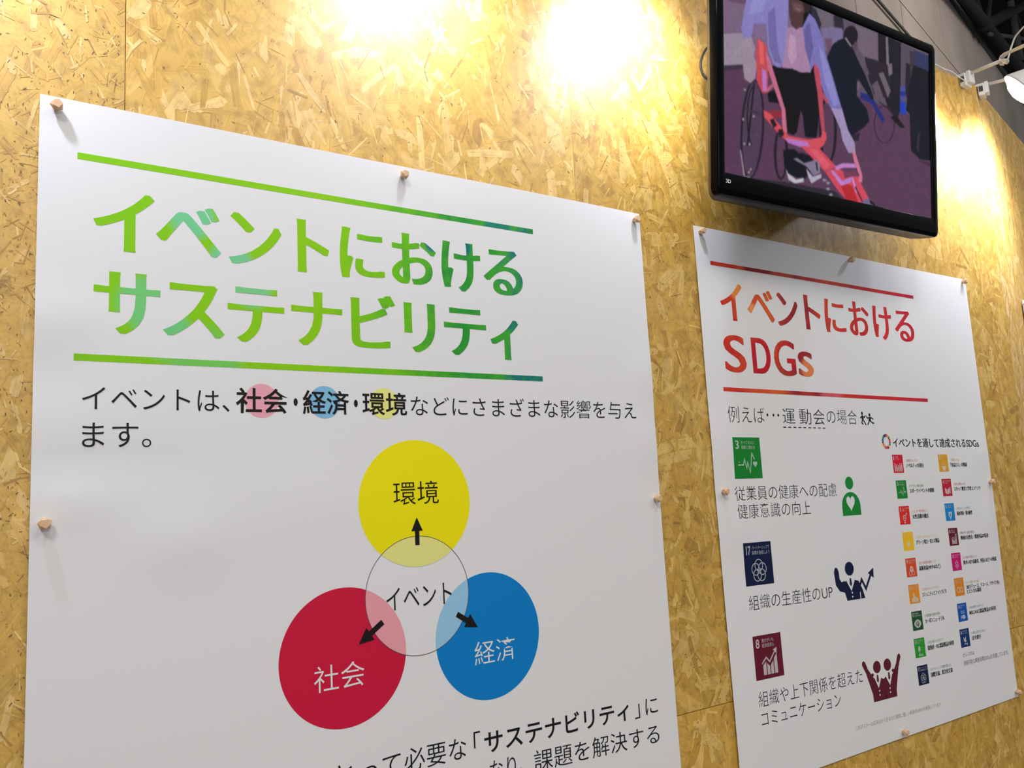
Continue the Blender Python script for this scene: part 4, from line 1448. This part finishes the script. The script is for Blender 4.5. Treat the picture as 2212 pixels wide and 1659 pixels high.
# ------------------------------------------------------------------ arm spotlights clamped on the wall top
def spotlight(loc, rotz, label, energy, aim=(-.12, .85, -.52), cone=122):
    t = thing('arm_spotlight', label, 'spotlight', loc, rotz, 'white arm spotlights clamped along the wall top')
    # clamp: a hollow front jaw, a bridge over the board and a back jaw with a screw
    bm = bmesh.new()
    add_box(bm, -.021, .021, -.022, .092, .0015, .010)
    add_box(bm, -.021, .021, -.022, -.0025, -.034, .0015)
    add_box(bm, -.021, .021, .078, .092, -.034, .0015)
    add_box(bm, -.013, .021, -.034, -.022, -.026, .016)
    bmesh.ops.bevel(bm, geom=list(bm.edges), offset=.0015, segments=1, affect='EDGES')
    cl = link('clamp', bm_mesh(bm, 'clamp'), MAT['white_enamel'], t)
    link('clamp_pad', bm_mesh(box_bm(-.0225, -.0205, -.0185, -.006, -.020, -.001), 'clamp_pad'), MAT['dark_steel'], cl)
    link('screw', bm_mesh(tube_bm([(0.0, .085, -.02), (0.0, .118, -.02)], .004, 8), 'screw', True), MAT['dark_steel'], cl)
    A, B = Vector((0.004, -.028, .009)), Vector((-.030, -.150, -.010))
    link('arm', bm_mesh(tube_bm([A, B], .0058, 12), 'arm', True), MAT['white_enamel'], t)
    # flat yoke bar with a folded end that carries the joint
    E = Vector((-.070, -.262, -.026))
    d = (E - B).normalized()
    u = Vector((0, 0, 1))
    w = d.cross(u).normalized()
    u = w.cross(d)
    bm = bmesh.new()
    path = [B + u * -.012 + w * .004, B + u * -.014 - d * .004, B + u * 0.0 - d * .008, B + u * .012 - d * .002, B + u * .016 + d * .012, E + u * .014]
    prev = None
    for p in path:
        ring = [bm.verts.new(p + w * s + u * q) for s, q in ((-.009, -.002), (.009, -.002), (.009, .002), (-.009, .002))]
        if prev:
            for k in range(4):
                bm.faces.new((prev[k], prev[(k + 1) % 4], ring[(k + 1) % 4], ring[k]))
        else:
            bm.faces.new(ring[::-1])
        prev = ring
    bm.faces.new(prev)
    bmesh.ops.recalc_face_normals(bm, faces=bm.faces)
    yk = link('yoke', bm_mesh(bm, 'yoke'), MAT['white_enamel'], t)
    link('joint_knob', bm_mesh(lathe_bm([(0, 0), (0, .0085), (.016, .0085), (.018, .006), (.018, 0)], 16, B + w * -.012 + u * -.006 + d * .006, w), 'joint_knob', True), MAT['white_enamel'], yk)
    # head: conical shade, glowing bulb
    axis = (Matrix.Rotation(-rotz, 3, 'Z') @ Vector(aim)).normalized()
    mouth = Vector((-.146, -.236, -.184))
    back = mouth - axis * .118
    prof = [(0, 0), (0, .020), (.006, .026), (.040, .031), (.052, .034), (.112, .065), (.118, .0655), (.1165, .0635), (.054, .032), (.050, .0)]
    link('shade', bm_mesh(lathe_bm(prof, 36, back, axis), 'shade', True), MAT['white_enamel'], t)
    link('bulb', bm_mesh(lathe_bm([(.056, .031), (.085, .046), (.106, .0560), (.120, .052), (.132, .037), (.138, .018), (.139, 0)], 32, back, axis), 'bulb', True), MAT['bulb'], t)
    link('bracket', bm_mesh(tube_bm(spline([E + u * .012, E + d * .02 + u * .004, back + axis * .03 + Vector((0, 0, .034)), back + axis * .034 + Vector((0, 0, .026))], 5), .006, 8), 'bracket', True), MAT['white_enamel'], t)
    cord = spline([B + u * -.006 + w * .012, B + d * .03 + u * -.01 + w * .012, B + d * .035 + u * .03, B + d * .06 + u * .062, E + u * .07, back + axis * .004 + Vector((0, 0, .03)), back - axis * .004], 7)
    link('cord', bm_mesh(tube_bm(cord, .0028, 8), 'cord', True), MAT['white_enamel'], t)
    ld = bpy.data.lights.new('bulb_light', 'SPOT')
    ld.energy = energy
    ld.color = (0.92, 0.965, 1.14)
    ld.spot_size = math.radians(cone)
    ld.spot_blend = 1.0
    ld.shadow_soft_size = 0.03
    lo = bpy.data.objects.new('bulb_light', ld)
    COL.objects.link(lo)
    lo.parent = t
    lo.location = mouth + axis * .030
    lo.rotation_euler = axis.to_track_quat('-Z', 'Y').to_euler()
    return t


E_ = BOOTH_LAMP_ENERGY
spotlight((2.762, 0, WALL_TOP), 0.0, 'white arm spotlight whose lit bulb shows at the right edge', E_ * 1.15, (-.34, .74, -.58), 128)
spotlight((2.890, 0.0105, WALL_TOP), BEND + 0.1, 'white arm spotlight on the clamp nearest the bend, its bulb hidden behind the other', E_ * 2.6, (.16, .82, -.55))
spotlight((1.325, 0, WALL_TOP), 0.0, 'white arm spotlight above the left side of the television, out of frame', E_ * 1.55, (.07, .85, -.52))
spotlight((0.81, 0, WALL_TOP), 0.0, 'white arm spotlight above the middle of the green titled poster, out of frame', E_)
spotlight((-0.11, 0, WALL_TOP), 0.0, 'white arm spotlight above the left edge of the green titled poster, out of frame', E_ * 1.7, (.22, .72, -.65))
wc_ = spline([(2.50, -.003, 2.7065), (2.56, -.012, 2.700), (2.612, -.02, 2.690), (2.660, -.02, 2.692), (2.705, -.022, 2.682), (2.738, -.024, 2.676)], 8)
cord = link('cord', bm_mesh(tube_bm(wc_, .0018, 8), 'cord', True), MAT['white_enamel'])
tag(cord, 'thin white cord lying along the wall top beside the television', 'cord')
